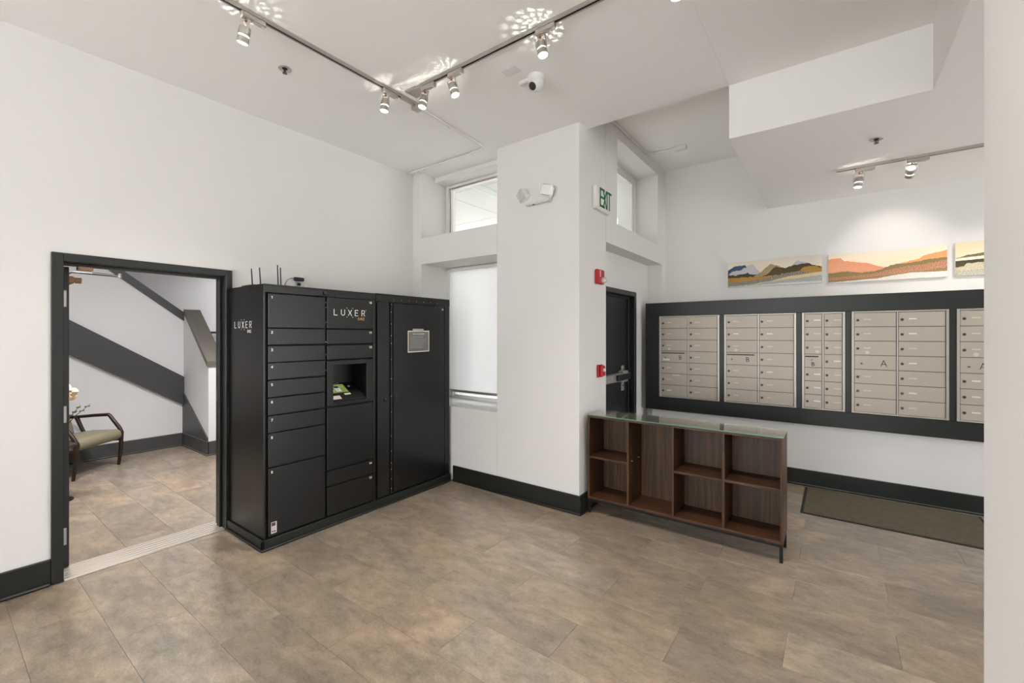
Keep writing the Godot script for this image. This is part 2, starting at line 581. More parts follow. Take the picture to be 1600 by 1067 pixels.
func room() -> void:
	var w: Material = M.wall_paint
	world()
	wb(-9.2, 4.2, -0.25, -0.012, -4.3, 6.1); var fl := struct("floor", M.plank_core, "floor of grey-brown cement-look vinyl planks", "")
	planks(fl)
	# left wall with the doorway
	wb(-4.09, WALL_L, 0, 3.7, -4.15, 0.50); wb(-4.09, WALL_L, 0, 3.7, 1.49, PIER + 0.02); wb(-4.09, WALL_L, 2.06, 3.7, 0.50, 1.49)
	struct("wall_left", w, "long white wall with the open doorway")
	# window wall: jambs, sills and the pier
	wb(-4.09, -3.80, 0, 3.7, PIER, 3.96); wb(-3.80, -2.70, 0, 0.79, PIER, 3.96); wb(-3.80, -2.70, 2.36, 2.66, PIER, 3.96)
	wb(-2.70, EXIT_X, 0, 3.7, PIER, 3.958, 0.004); wb(-3.80, -2.70, 3.35, 3.7, 3.615, 3.96)
	struct("wall_front", w, "white wall with a deep window recess and a broad pier")
	# exit wall: recessed door below, deep window above
	wb(-2.32, EXIT_X, 2.46, 2.688, 3.958, 5.66); wb(-2.32, EXIT_X, 2.688, 3.9, 3.958, 4.226); wb(-2.32, EXIT_X, 2.688, 3.9, 5.49, 5.95)
	wb(-2.32, EXIT_X, 3.565, 3.9, 4.226, 5.49); wb(-2.32, EXIT_X, 0, 2.688, 5.655, 5.95)
	wb(-2.32, -1.977, 2.07, 2.46, 3.958, 5.655); wb(-2.32, -1.977, 0, 2.07, 3.958, 4.13); wb(-2.32, -1.977, 0, 2.07, 5.23, 5.655)
	struct("wall_exit", w, "white wall with the recessed exit door and a high window")
	wb(-2.32, 4.2, 0, 3.9, MAIL, 5.95); wb(-1.845, 4.2, 0, 1.93, FUR, MAIL)
	struct("wall_mail", w, "white wall behind the mailboxes")
	wb(0.30, 0.45, 0, 3.7, -4.15, 1.592, 0.004); wb(0.30, 4.2, 0, 3.7, 1.44, 1.592, 0.004)
	struct("wall_right", w, "white wall end close to the camera on the right")
	wb(4.0, 4.2, 0, 3.9, 1.44, 2.6); wb(4.0, 4.2, 0, 3.9, 4.8, 5.95); wb(4.0, 4.2, 2.8, 3.9, 2.6, 4.8); wb(4.0, 4.2, 0, 0.1, 2.6, 4.8)
	struct("wall_side", w, "white end wall beyond the mailboxes with an added opening for daylight")
	# back wall, behind the camera, with an added opening for fill daylight
	wb(-4.09, -2.8, 0, 3.7, -4.3, -4.15); wb(0.2, 0.45, 0, 3.7, -4.3, -4.15); wb(-2.8, 0.2, 3.2, 3.7, -4.3, -4.15); wb(-2.8, 0.2, 0, 0.1, -4.3, -4.15)
	struct("wall_back", w, "white wall behind the camera with an added opening for daylight")
	var c: Material = M.ceiling_paint
	wb(-4.09, -0.635, CEIL, 3.9, -4.3, 3.565, 0.003); wb(-0.635, 0.465, CEIL, 3.9, -4.3, 3.57); wb(0.465, 4.2, CEIL, 3.9, -4.3, 1.5); wb(-4.09, EXIT_X - 0.1, CEIL, 3.9, 3.56, 3.96)
	struct("ceiling", c, "white main ceiling")
	wb(-2.32, -0.635, 3.69, 3.95, 3.565, 5.95); struct("ceiling_nook", c, "raised white ceiling over the exit corner")
	wb(-0.635, 4.2, 3.01, 3.9, 3.565, 5.95, 0.003); wb(0.465, 4.2, 3.01, 3.9, 1.592, 3.57, 0.003)
	struct("ceiling_soffit", c, "dropped white soffit over the mailboxes")
	# windows
	window_unit("window_1", "clear high window above the roller shade", 3.79, -3.80, -2.70, 2.66, 3.35, true)
	window_unit("window_2", "tall window closed by a white roller shade", 3.86, -3.80, -2.70, 0.79, 2.36, true)
	window_side()
	roller_shade()
	world()
	# added front out of view, lets fill daylight in from behind the camera
	for k in 3:
		var a := -2.8 + k
		wb(a, a + 0.05, 0.1, 3.2, -4.26, -4.19, 0.004); wb(a + 0.95, a + 1.0, 0.1, 3.2, -4.26, -4.19, 0.004)
		wb(a + 0.05, a + 0.95, 0.1, 0.18, -4.26, -4.19, 0.004); wb(a + 0.05, a + 0.95, 3.12, 3.2, -4.26, -4.19, 0.004)
	struct("added_window_3", M.trim_paint, "added dark framed opening behind the camera for fill daylight")
	for k in 2:  # added side opening out of view, lets fill daylight into the mail corner
		var a := 2.6 + k * 1.1
		wb(4.06, 4.13, 0.1, 2.8, a, a + 0.05, 0.004); wb(4.06, 4.13, 0.1, 2.8, a + 1.05, a + 1.1, 0.004)
		wb(4.06, 4.13, 0.1, 0.18, a + 0.05, a + 1.05, 0.004); wb(4.06, 4.13, 2.72, 2.8, a + 0.05, a + 1.05, 0.004)
	struct("added_window_5", M.trim_paint, "added dark framed opening, out of view, for fill daylight in the mail corner")
	# baseboards, each a board with a quarter round
	base_run("baseboard_left", -4.0, 0.485, 0); base_run("baseboard_pier", -3.29, EXIT_X + 0.02, 1); base_run("baseboard_exit", PIER - 0.02, 3.955, 2); base_run("baseboard_mail", -1.845, 4.0, 3)

func base_run(called: String, a: float, b: float, which: int) -> void:
	world()
	var h := 0.163
	match which:
		0: wb(WALL_L, WALL_L + 0.018, 0, h, a, b, 0.004); wb(WALL_L + 0.016, WALL_L + 0.036, 0, 0.02, a, b, 0.008)
		1: wb(a, b, 0, h, PIER - 0.018, PIER, 0.004); wb(a, b + 0.012, 0, 0.02, PIER - 0.036, PIER - 0.016, 0.008)
		2: wb(EXIT_X, EXIT_X + 0.018, 0, h, a, b, 0.004); wb(EXIT_X + 0.016, EXIT_X + 0.036, 0, 0.02, a - 0.014, b, 0.008)
		3: wb(a, b, 0, h, FUR - 0.018, FUR, 0.004); wb(a, b, 0, 0.02, FUR - 0.036, FUR - 0.016, 0.008)
	struct(called, M.trim_paint, "dark green-black baseboard")

func planks(fl: Node3D) -> void:
	var pitch := 0.3018
	var long := 0.914
	var kinds := []
	for k in 14:
		begin(); xf = Transform3D()
		uvo = Vector2(rng.randf() * 3.0, rng.randf() * 3.0)
		box(Vector3(0.0004, -0.012, -pitch + 0.0004), Vector3(long - 0.0004, 0, -0.0004), 0.0009)
		kinds.append(mesh_of())
	uvo = Vector2.ZERO
	var rest := []
	for n in range(-15, 26):
		var d0 := 1.5035 + (n - 0) * pitch
		var shift := -1.577 if n % 2 == 0 else -1.116
		for k in range(-10, 8):
			var x0 := shift + k * long
			if d0 + pitch < -2.6 or d0 > 5.8 or x0 + long < -8.9 or x0 > 4.0: continue
			var e := 0.0003 * rng.randf()
			var pick := rng.randi_range(0, 13)
			var tone := rng.randi_range(0, 4)
			var mid := Vector2(x0 + long / 2.0, d0 + pitch / 2.0)
			var z := mid.x * -0.5944 + mid.y * 0.8042
			var sx := (mid.x * 0.8042 + mid.y * 0.5944) / maxf(z, 0.01)
			var seen := z > 1.0 and absf(sx) < 1.42 and not (mid.x < -4.0 and (mid.y > -mid.x * 0.40 or mid.y < -mid.x * 0.10)) and mid.x < 1.4
			if seen:
				share("plank", kinds[pick], fl, Vector3(x0, -e, -d0), M["plank_%d" % tone])
			else:
				rest.append([x0, d0])
	begin(); xf = Transform3D()
	for r in rest:
		box(Vector3(r[0] + 0.0004, -0.012, -r[1] - pitch + 0.0004), Vector3(r[0] + long - 0.0004, -0.0002, -r[1] - 0.0004), 0.0009)
	tag(obj("planks", M.plank_0, fl), "", "", "", "stuff")

func window_unit(called: String, label: String, d: float, x0: float, x1: float, y0: float, y1: float, front: bool) -> void:
	world()
	var t := 0.05
	wb(x0, x0 + t, y0, y1, d, d + 0.08, 0.004); wb(x1 - t, x1, y0, y1, d, d + 0.08, 0.004)
	wb(x0 + t, x1 - t, y0, y0 + 0.03, d, d + 0.08, 0.004); wb(x0 + t, x1 - t, y1 - 0.03, y1, d, d + 0.08, 0.004)
	var o := struct(called, M.white_metal, label)
	# inner sash
	wb(x0 + t, x0 + t + 0.018, y0 + 0.03, y1 - 0.03, d + 0.02, d + 0.06, 0.003); wb(x1 - t - 0.018, x1 - t, y0 + 0.03, y1 - 0.03, d + 0.02, d + 0.06, 0.003)
	wb(x0 + t, x1 - t, y0 + 0.03, y0 + 0.045, d + 0.02, d + 0.06, 0.003); wb(x0 + t, x1 - t, y1 - 0.045, y1 - 0.03, d + 0.02, d + 0.06, 0.003)
	obj("sash", M.satin_nickel if called == "window_1" else M.white_metal, o)
	wb(x0 + t, x1 - t, y0 + 0.03, y1 - 0.03, d + 0.038, d + 0.044)
	obj("pane", M.glass, o)

func roller_shade() -> void:
	var at := V(-3.25, 1.6, 3.80)
	var t := thing("roller_shade", "white translucent roller shade drawn down over the tall window", "shade", at)
	wb(-3.755, -2.745, 0.90, 2.325, 3.812, 3.814); obj("cloth", M.shade_cloth, t)
	tube([V(-3.755, 2.335, 3.80), V(-2.745, 2.335, 3.80)], 0.022, 14); obj("roller", M.white_plastic, t)
	wb(-3.755, -2.745, 0.875, 0.905, 3.805, 3.821, 0.005); obj("bottom_bar", M.satin_nickel, t)
	tube([V(-3.77, 2.33, 3.79), V(-3.77, 0.95, 3.79)], 0.003, 6); ball(V(-3.77, 0.94, 3.79), Vector3(0.008, 0.02, 0.008), 8, 6); obj("chain", M.white_plastic, t)
	world()

func window_side() -> void:
	world()
	var x := -2.13
	var d0 := 4.226
	var d1 := 5.49
	var y0 := 2.688
	var y1 := 3.565
	wb(x, x + 0.06, y0, y1, d0, d0 + 0.05, 0.004); wb(x, x + 0.06, y0, y1, d1 - 0.05, d1, 0.004)
	wb(x, x + 0.06, y0, y0 + 0.04, d0 + 0.05, d1 - 0.05, 0.004); wb(x, x + 0.06, y1 - 0.05, y1, d0 + 0.05, d1 - 0.05, 0.004)
	var o := struct("window_4", M.white_metal, "high white framed window above the exit door")
	wb(x + 0.01, x + 0.045, y0 + 0.04, y1 - 0.05, d1 - 0.085, d1 - 0.05, 0.003); wb(x + 0.01, x + 0.045, y0 + 0.04, y1 - 0.05, d0 + 0.05, d0 + 0.085, 0.003)
	wb(x + 0.01, x + 0.045, y1 - 0.085, y1 - 0.05, d0 + 0.085, d1 - 0.085, 0.003); wb(x + 0.01, x + 0.045, y0 + 0.04, y0 + 0.07, d0 + 0.085, d1 - 0.085, 0.003)
	obj("sash", M.white_metal, o)
	wb(x + 0.022, x + 0.028, y0 + 0.07, y1 - 0.085, d0 + 0.085, d1 - 0.085); obj("pane", M.glass, o)

func outside() -> void:
	world()
	wb(4.25, 14, -0.3, -0.15, -4.35, 6.0); wb(-14, 14, -0.3, -0.15, -16, -4.35)  # unseen paving, pale so that sunlight bounces up to the ceilings
	struct("unseen_paving", M.concrete, "unseen pale paving outside, bounces daylight up to the ceilings")
	wb(-14, 14, -0.3, -0.15, 6.12, 24); wb(-9.2, -2.34, -0.3, -0.15, 3.97, 6.12)  # unseen yard floor, its tone set to light the porch and nook
	struct("unseen_yard_floor", M.unseen_yard_floor, "unseen grey yard floor, toned to light the porch ceiling")
	wb(-9.0, -2.34, -0.15, 2.5, 9.0, 9.2); wb(-9.2, -9.0, -0.15, 2.3, 3.97, 9.2)  # unseen yard walls, their height sets how much daylight reaches the windows
	struct("wall_yard_unseen", M.porch_white, "unseen white yard walls, sized to set the daylight at the windows")
	# porch ceiling of wide boards seen through the high windows
	begin()
	wb(-9.0, -2.34, 4.10, 4.25, 3.97, 9.0)
	var p := struct("porch_ceiling", M.porch_board, "white panelled porch ceiling outside the high windows")
	for i in 4:
		for k in 3:
			wb(-9.0 + i * 1.665 + 0.006, -9.0 + (i + 1) * 1.665 - 0.006, 4.075, 4.099, 3.99 + k * 1.67 + 0.006, 3.99 + (k + 1) * 1.67 - 0.006, 0.004)
			obj("panel", M.porch_board, p)
	from(V(-5.6, 3.92, 8.2))
	tube([V(-8.95, 3.92, 8.2), V(-2.4, 3.92, 8.2)], 0.045, 12)
	for k in 4: wb(-8.4 + k * 1.7, -8.36 + k * 1.7, 3.92, 4.07, 8.18, 8.22)
	single("sprinkler_pipe", M.pipe_grey, "grey pipe hung under the porch ceiling outside the shade window's high pane", "pipe", V(-5.6, 3.92, 8.2))
	from(V(-4.2, 3.7, 6.6))
	tube([V(-4.2, 3.72, 4.1), V(-4.2, 3.72, 8.9)], 0.05, 12)
	for k in 3: wb(-4.22, -4.18, 3.72, 4.07, 4.6 + k * 1.6, 4.64 + k * 1.6)
	single("conduit_pipe", M.pipe_grey, "grey pipe crossing outside the high window over the exit door", "pipe", V(-4.2, 3.7, 6.6))

# ------------------------------------------------------------------ doorway and the stair hall beyond it
func doorway() -> void:
	world()
	# hollow metal frame, mitred: face, returns and stops
	var x := -3.916
	for s in [[0.485, 0.540], [1.453, 1.501]]:
		wb(WALL_L - 0.002, x, 0, 2.077, s[0], s[1], 0.003)
	wb(WALL_L - 0.002, x, 2.025, 2.077, 0.540, 1.453, 0.003)
	wb(-4.115, WALL_L, 0, 2.06, 0.50, 0.540, 0.002); wb(-4.115, WALL_L, 0, 2.06, 1.453, 1.49, 0.002); wb(-4.115, WALL_L, 2.025, 2.065, 0.50, 1.49, 0.002)
	wb(-4.05, -4.0, 0, 2.025, 1.437, 1.453, 0.002); wb(-4.05, -4.0, 2.009, 2.025, 0.54, 1.437, 0.002)
	var o := struct("door_1", M.trim_paint, "dark green-black steel door frame round the open doorway")
	wb(-4.135, -4.113, 0, 2.065, 0.46, 0.50, 0.002); wb(-4.135, -4.113, 0, 2.065, 1.49, 1.54, 0.002); wb(-4.135, -4.113, 2.065, 2.115, 0.46, 1.54, 0.002)
	obj("rear_casing", M.stair_trim, o)
	# the leaf, open a right angle into the hall and seen on its hinge edge
	wb(-5.03, -4.118, 0.012, 2.012, 0.548, 0.593, 0.003)
	obj("leaf", M.door_black, o)
	for y in [0.22, 1.03, 1.80]:
		wb(-4.120, -4.108, y - 0.055, y + 0.055, 0.556, 0.580, 0.002)
		tube([V(-4.106, y - 0.055, 0.552), V(-4.106, y + 0.055, 0.552)], 0.006, 8)
		obj("hinge", M.steel, o)
	# closer
	wb(-4.50, -4.24, 1.915, 1.965, 0.594, 0.645, 0.012); lathe([Vector2(0, 0), Vector2(0.022, 0), Vector2(0.022, 0.03), Vector2(0, 0.03)], V(-4.27, 1.94, 0.645), Vector3(0, 0, -1), 14)
	obj("closer_body", M.brown_metal, o)
	wb(-4.045, -3.99, 1.985, 2.009, 0.615, 0.69, 0.003)
	obj("closer_bracket", M.brown_metal, o)
	tube([V(-4.33, 1.985, 0.62), V(-4.28, 1.995, 0.63), V(-4.02, 1.965, 0.83)], 0.006, 8)
	tube([V(-4.02, 1.975, 0.69), V(-4.02, 1.968, 0.83)], 0.006, 8)
	lathe([Vector2(0, -0.012), Vector2(0.011, -0.012), Vector2(0.011, 0.018), Vector2(0, 0.018)], V(-4.02, 1.967, 0.83), Vector3.UP, 12)
	obj("closer_arm", M.steel, o)
	# strike on the far jamb
	wb(-4.09, -4.06, 1.02, 1.12, 1.450, 1.4538); obj("strike_plate", M.steel, o)
	# threshold: ridged aluminium saddle
	from(V(-4.02, 0, 1.0))
	wb(-4.16, -3.918, 0, 0.006, 0.541, 1.452, 0.002)
	for k in 6: wb(-4.15 + k * 0.04, -4.125 + k * 0.04, 0.005, 0.010, 0.541, 1.452, 0.002)
	single("threshold", M.threshold_alu, "ridged aluminium threshold across the open doorway", "threshold", V(-4.02, 0, 1.0))

func hall() -> void:
	world()
	var w: Material = M.stair_paint
	wb(-9.2, -9.0, 0, 3.0, -2.0, 3.78); struct("wall_hall_far", w, "white far wall of the stair hall")
	wb(-9.2, -4.09, 0, 3.0, -2.15, -2.0); struct("wall_hall_left", w, "white left wall of the stair hall")
	wb(-9.2, -4.09, 0, 4.07, 3.78, 3.95); struct("wall_hall_right", w, "white right wall of the stair hall, raised to block light outside")  # top raised past the hall roof to keep its bounce off the porch
	wb(-9.2, -4.09, 2.85, 3.0, -2.15, 3.78); struct("ceiling_hall", M.ceiling_paint, "white ceiling of the stair hall")
	# half wall under the upper flight, its edge climbing to the left
	var g := PackedVector2Array([Vector2(-2.0, 0), Vector2(2.219, 0), Vector2(2.219, 1.80), Vector2(0.88, 2.85), Vector2(-2.0, 2.85)])
	prism(g, V(-7.56, 0, 0), Vector3(0, 0, -1), Vector3.UP, 0.14)
	var s := struct("wall_stair", w, "white half wall below the upper stair flight")
	prism(PackedVector2Array([Vector2(2.27, 1.715), Vector2(2.27, 1.835), Vector2(0.975, 2.85), Vector2(0.822, 2.85)]), V(-7.575, 0, 0), Vector3(0, 0, -1), Vector3.UP, 0.175)
	obj("upper_cap", M.stair_trim, s)
	prism(PackedVector2Array([Vector2(2.255, 0.57), Vector2(2.255, 0.94), Vector2(-0.6, 2.86), Vector2(-0.6, 2.42)]), V(-7.419, 0, 0), Vector3(0, 0, -1), Vector3.UP, 0.03)
	prism(PackedVector2Array([Vector2(2.25, 0.55), Vector2(2.25, 0.585), Vector2(-0.6, 2.435), Vector2(-0.6, 2.395)]), V(-7.419, 0, 0), Vector3(0, 0, -1), Vector3.UP, 0.042)
	obj("stringer", M.stair_trim, s)
	# the short lower flight that turns toward the door
	prism(PackedVector2Array([Vector2(-7.42, 0), Vector2(-6.52, 0), Vector2(-6.52, 1.16), Vector2(-7.42, 1.90)]), V(0, 0, 2.36), Vector3.RIGHT, Vector3.UP, 0.141)
	var t := struct("wall_stair_end", w, "white half wall of the lower flight ending in a newel face")
	prism(PackedVector2Array([Vector2(-7.36, 1.86), Vector2(-7.36, 1.915), Vector2(-6.51, 1.215), Vector2(-6.51, 1.14)]), V(0, 0, 2.40), Vector3.RIGHT, Vector3.UP, 0.20)
	obj("lower_cap", M.cap_trim, t)
	prism(PackedVector2Array([Vector2(-7.42, 0.17), Vector2(-6.528, 0.17), Vector2(-6.528, 0.222), Vector2(-7.42, 0.755)]), V(0, 0, 2.219), Vector3.RIGHT, Vector3.UP, 0.014)
	obj("skirt", M.stair_trim, t)
	begin()
	wb(-7.42, -7.402, 0, 0.178, -2.0, 2.20, 0.004); wb(-7.404, -7.386, 0, 0.018, -2.0, 2.20, 0.006)
	wb(-7.42, -6.502, 0, 0.178, 2.20, 2.219, 0.004); wb(-6.52, -6.502, 0, 0.178, 2.202, 2.36, 0.004)
	wb(-7.4, -6.486, 0, 0.018, 2.184, 2.202, 0.006); wb(-6.504, -6.486, 0, 0.018, 2.186, 2.36, 0.006)
	struct("baseboard_hall", M.stair_trim, "charcoal baseboard of the stair hall")
	# steps of the lower flight behind the half wall
	begin()
	for k in 5: wb(-7.3 + 0.0, -6.55 - k * 0.27 + 0.27, k * 0.18, (k + 1) * 0.18, 2.37, 3.4, 0.004)
	struct("stairs", M.stair_trim, "grey stair flight behind the half wall")
	from(V(-8.9, 1.6, 2.9))
	tube([V(-8.95, 1.6, 2.2), V(-8.95, 1.6, 3.6)], 0.02, 10); tube([V(-9.0, 1.55, 2.4), V(-8.95, 1.6, 2.4)], 0.008, 8); tube([V(-9.0, 1.55, 3.4), V(-8.95, 1.6, 3.4)], 0.008, 8)
	single("handrail", M.black_plastic, "thin black handrail on the far wall behind the sloped stair cap", "handrail", V(-8.9, 1.6, 2.9))
	unseen_hall_lamp(V(-5.4, 2.85, 0.7)); unseen_hall_lamp(V(-5.4, 2.85, 2.0)); unseen_hall_lamp(V(-8.3, 2.85, 3.6), 0.3);
	armchair()
	flowers()

func unseen_hall_lamp(at: Vector3, share_of := 1.0) -> void:  # unseen lamps, placed to light the hall walls and floor
	var t := thing("unseen_ceiling_lamp", "unseen round ceiling lamp lighting the stair hall", "lamp", at, "unseen lamps of the stair hall")
	lathe([Vector2(0, 0), Vector2(0.2, 0), Vector2(0.2, -0.03), Vector2(0.18, -0.035)], at, Vector3.UP, 32)
	obj("base", M.white_metal, t)
	lathe([Vector2(0.18, -0.03), Vector2(0.15, -0.05), Vector2(0.0, -0.055)], at, Vector3.UP, 32)
	obj("diffuser", M.lens_glow, t)
	var l := AreaLight3D.new()
	l.name = "lamp_light"
	t.add_child(l, true)
	l.position = Vector3(0, -0.07, 0)
	l.rotation.x = -PI / 2
	l.area_size = Vector2(0.34, 0.34)
	l.light_energy = HALL_POWER * 0.72 * share_of
	l.light_color = c8(250, 250, 255)
	l.shadow_enabled = true
	spot(t, Vector3(0, -0.08, 0), Vector3(0.02, -1, 0), HALL_POWER * 1.3 * share_of, 55.0, c8(255, 250, 244), 0.1)  # extra downward beam that brightens the hall floor

func armchair() -> void:
	# front legs at (-6.50, 0.98) and (-6.91, 1.45); the seat looks toward +x, +d
	var mid := V(-6.705, 0, 1.215)
	var t := thing("armchair", "low wooden armchair with an olive leather seat in the stair hall", "chair", mid)
	var across := (V(-6.915, 0, 1.45) - V(-6.50, 0, 0.98)).normalized()     # from the near side to the far side
	var back := Vector3(-0.749, 0, 0.663)                                    # away from the front
	back = (back - across * back.dot(across)).normalized()
	xf = Transform3D(Basis(across, Vector3.UP, across.cross(Vector3.UP)), Vector3.ZERO)
	var bz := 1.0 if (across.cross(Vector3.UP)).dot(back) > 0.0 else -1.0
	for s in [-1.0, 1.0]:
		var x: float = s * 0.30
		var P := func(f: float, y: float) -> Vector3: return Vector3(x, y, f * bz)
		tube([P.call(0.03, 0.0), P.call(0.005, 0.2), P.call(0.0, 0.40)], 0.016, 10, 0.024)
		obj("front_leg", M.chair_wood, t)
		tube([P.call(-0.002, 0.385), P.call(0.02, 0.44), P.call(0.13, 0.590), P.call(0.155, 0.605)], 0.023, 10, 0.019)
		obj("arm_post", M.chair_wood, t)
		tube([P.call(0.14, 0.602), P.call(0.30, 0.595), P.call(0.56, 0.575)], 0.020, 10, 0.017)
		obj("arm_rail", M.chair_wood, t)
		tube([P.call(0.50, 0.582), P.call(0.44, 0.44), P.call(0.40, 0.36)], 0.022, 10, 0.018)
		obj("arm_strut", M.chair_wood, t)
		tube([P.call(0.62, 0.0), P.call(0.54, 0.36), P.call(0.60, 0.60), P.call(0.64, 0.78)], 0.017, 10, 0.02)
		obj("rear_leg", M.chair_wood, t)
		tube([P.call(0.01, 0.31), P.call(0.55, 0.27)], 0.018, 8); obj("side_rail", M.chair_wood, t)
	# seat: a cushion with a rolled front
	var prof := PackedVector2Array()
	for k in 9:
		var a := -PI / 2 + PI * k / 8.0
		prof.append(Vector2(0.035 - 0.055 * cos(a), 0.368 + 0.062 * sin(a)))
	prof.append(Vector2(0.30, 0.425)); prof.append(Vector2(0.54, 0.385)); prof.append(Vector2(0.55, 0.30)); prof.append(Vector2(0.30, 0.29))
	prism(prof, Vector3(-0.275 if bz < 0.0 else 0.275, 0, 0), Vector3(0, 0, bz), Vector3.UP, 0.55)
	obj("seat", M.leather, t)
	prism(PackedVector2Array([Vector2(0.50, 0.40), Vector2(0.58, 0.40), Vector2(0.67, 0.80), Vector2(0.60, 0.82)]), Vector3(-0.265 if bz < 0.0 else 0.265, 0, 0), Vector3(0, 0, bz), Vector3.UP, 0.53)
	obj("backrest", M.leather, t)
	world()

func flowers() -> void:
	var at := V(-5.845, 0, 0.778)
	var t := thing("side_table", "small dark side table mostly hidden behind the door frame", "table", at)
	lathe([Vector2(0, 0.50), Vector2(0.11, 0.50), Vector2(0.115, 0.51), Vector2(0.11, 0.525), Vector2(0, 0.525)], at, Vector3.UP, 28); obj("tabletop", M.chair_wood, t)
	lathe([Vector2(0.095, 0), Vector2(0.095, 0.012), Vector2(0.02, 0.03), Vector2(0.018, 0.50)], at, Vector3.UP, 18); obj("pedestal", M.dark_steel, t)
	var b := at + Vector3.UP * 0.525
	var v := thing("flower_vase", "vase of dried twigs and cream blossoms behind the door frame", "flowers", b)
	lathe([Vector2(0, 0), Vector2(0.05, 0), Vector2(0.065, 0.06), Vector2(0.04, 0.16), Vector2(0.03, 0.19), Vector2(0.036, 0.2), Vector2(0.026, 0.19), Vector2(0.03, 0.02)], b, Vector3.UP, 20)
	obj("vase", M.white_plastic, v)
	var right := Vector3(0.8042, 0, -0.5944)       # across the doorway
	var up := Vector3.UP
	var r := right
	var stems := [[r * 0.118 + up * 0.50, 1], [r * 0.10 + up * 0.455, 1], [r * 0.195 + up * 0.375, 0], [r * 0.285 + up * 0.385, 0], [r * 0.05 + up * 0.54, 1], [-r * 0.10 + up * 0.46, 1], [-r * 0.2 + up * 0.36, 0], [r * 0.15 + up * 0.325, 0]]
	for s in stems:
		var tip: Vector3 = b + s[0]
		var m: Vector3 = b + up * 0.2 + (s[0] - up * 0.2) * 0.55 - up * 0.02 * (1.0 - s[1] * 2.0)
		tube([b + up * 0.12, m, tip], 0.0045, 6, 0.002)
		obj("twig", M.twig, v)
		if s[1] == 1:
			for k in 6:
				var a := TAU * k / 6.0
				var q := tip + (r * cos(a) + up * sin(a) * 0.7) * 0.024
				ball(q, Vector3(0.03, 0.022, 0.03), 8, 5)
			ball(tip, Vector3(0.018, 0.018, 0.018), 8, 5)
			obj("blossom", M.petal, v)
		else:
			for k in 4:
				ball(tip.lerp(m, 0.10 + 0.2 * k) + up * 0.008 * (1 if k % 2 else -1), Vector3(0.011, 0.008, 0.011), 7, 5)
				obj("bud", M.leaf, v)
	world()

# ------------------------------------------------------------------ parcel lockers
const LX := -3.32      # plane of the locker doors
const U := Vector3(0, 0, -1)

func glyph(c: String) -> Array:
	match c:
		"L": return [[Vector2(0, 1), Vector2(0, 0), Vector2(0.6, 0)]]
		"U": return [[Vector2(0, 1), Vector2(0, 0.3), Vector2(0.1, 0.08), Vector2(0.33, 0), Vector2(0.56, 0.08), Vector2(0.66, 0.3), Vector2(0.66, 1)]]
		"X": return [[Vector2(0, 1), Vector2(0.68, 0)], [Vector2(0.68, 1), Vector2(0, 0)]]
		"E": return [[Vector2(0.58, 1), Vector2(0, 1), Vector2(0, 0), Vector2(0.58, 0)], [Vector2(0, 0.52), Vector2(0.5, 0.52)]]
		"R": return [[Vector2(0, 0), Vector2(0, 1), Vector2(0.4, 1), Vector2(0.58, 0.9), Vector2(0.6, 0.72), Vector2(0.54, 0.55), Vector2(0.36, 0.47), Vector2(0, 0.47)], [Vector2(0.32, 0.47), Vector2(0.62, 0)]]
		"O": return [[Vector2(0.33, 1), Vector2(0.08, 0.85), Vector2(0, 0.5), Vector2(0.08, 0.15), Vector2(0.33, 0), Vector2(0.6, 0.15), Vector2(0.68, 0.5), Vector2(0.6, 0.85), Vector2(0.33, 1)]]
		"N": return [[Vector2(0, 0), Vector2(0, 1), Vector2(0.62, 0), Vector2(0.62, 1)]]
		"I": return [[Vector2(0.1, 1), Vector2(0.1, 0)]]
		"T": return [[Vector2(0, 1), Vector2(0.7, 1)], [Vector2(0.35, 1), Vector2(0.35, 0)]]
		"B": return [[Vector2(0, 0.95), Vector2(0.06, 0), Vector2(0.45, 0.05), Vector2(0.62, 0.25), Vector2(0.5, 0.46), Vector2(0.15, 0.52)], [Vector2(-0.06, 0.97), Vector2(0.4, 1), Vector2(0.54, 0.8), Vector2(0.44, 0.6), Vector2(0.12, 0.52)]]
		"A": return [[Vector2(0, 0), Vector2(0.34, 1), Vector2(0.78, -0.06)], [Vector2(0.1, 0.34), Vector2(0.62, 0.3)]]
	return []

func word(parent: Node3D, m: Material, s: String, o: Vector3, u: Vector3, v: Vector3, cap: float, pitch: float, w: float) -> void:
	for i in s.length():
		for line in glyph(s[i]): stroke(line, o + u * pitch * i, u, v, cap, w, 0.0012)
		obj("letter", m, parent)

func logo(parent: Node3D, o: Vector3, u: Vector3, scale: float, second: Material) -> void:   # o: lower left corner of the word
	var v := Vector3.UP
	word(parent, M.white_print, "LUXER", o, u, v, 0.047 * scale, 0.0655 * scale, 0.0056 * scale)
	for p in [[0.118, 0.062], [0.172, 0.062], [0.118, -0.014], [0.172, -0.014], [0.302, 0.05]]:
		var q: Vector3 = o + u * p[0] * scale + v * p[1] * scale
		prism(PackedVector2Array([Vector2(-0.0025, -0.0025) * scale, Vector2(0.0025, -0.0025) * scale, Vector2(0.0025, 0.0025) * scale, Vector2(-0.0025, 0.0025) * scale]), q, u, v, 0.0012)
	obj("logo_dots", M.white_print, parent)
	word(parent, second, "ONE", o + u * 0.224 * scale + v * -0.037 * scale, u, v, 0.021 * scale, 0.026 * scale, 0.0030 * scale)

func door_leaf(parent: Node3D, d0: float, d1: float, y0: float, y1: float) -> MeshInstance3D:
	wb(LX - 0.02, LX, y0, y1, d0, d1, 0.0025)
	var o := obj("door", M.locker_black, parent)
	return o

func rivets(parent: Node3D, pts: Array) -> void:
	for p in pts: lathe([Vector2(0.0035, 0), Vector2(0.003, 0.002), Vector2(0, 0.0028)], p, Vector3.RIGHT, 8)
	obj("rivets", M.white_plastic, parent)

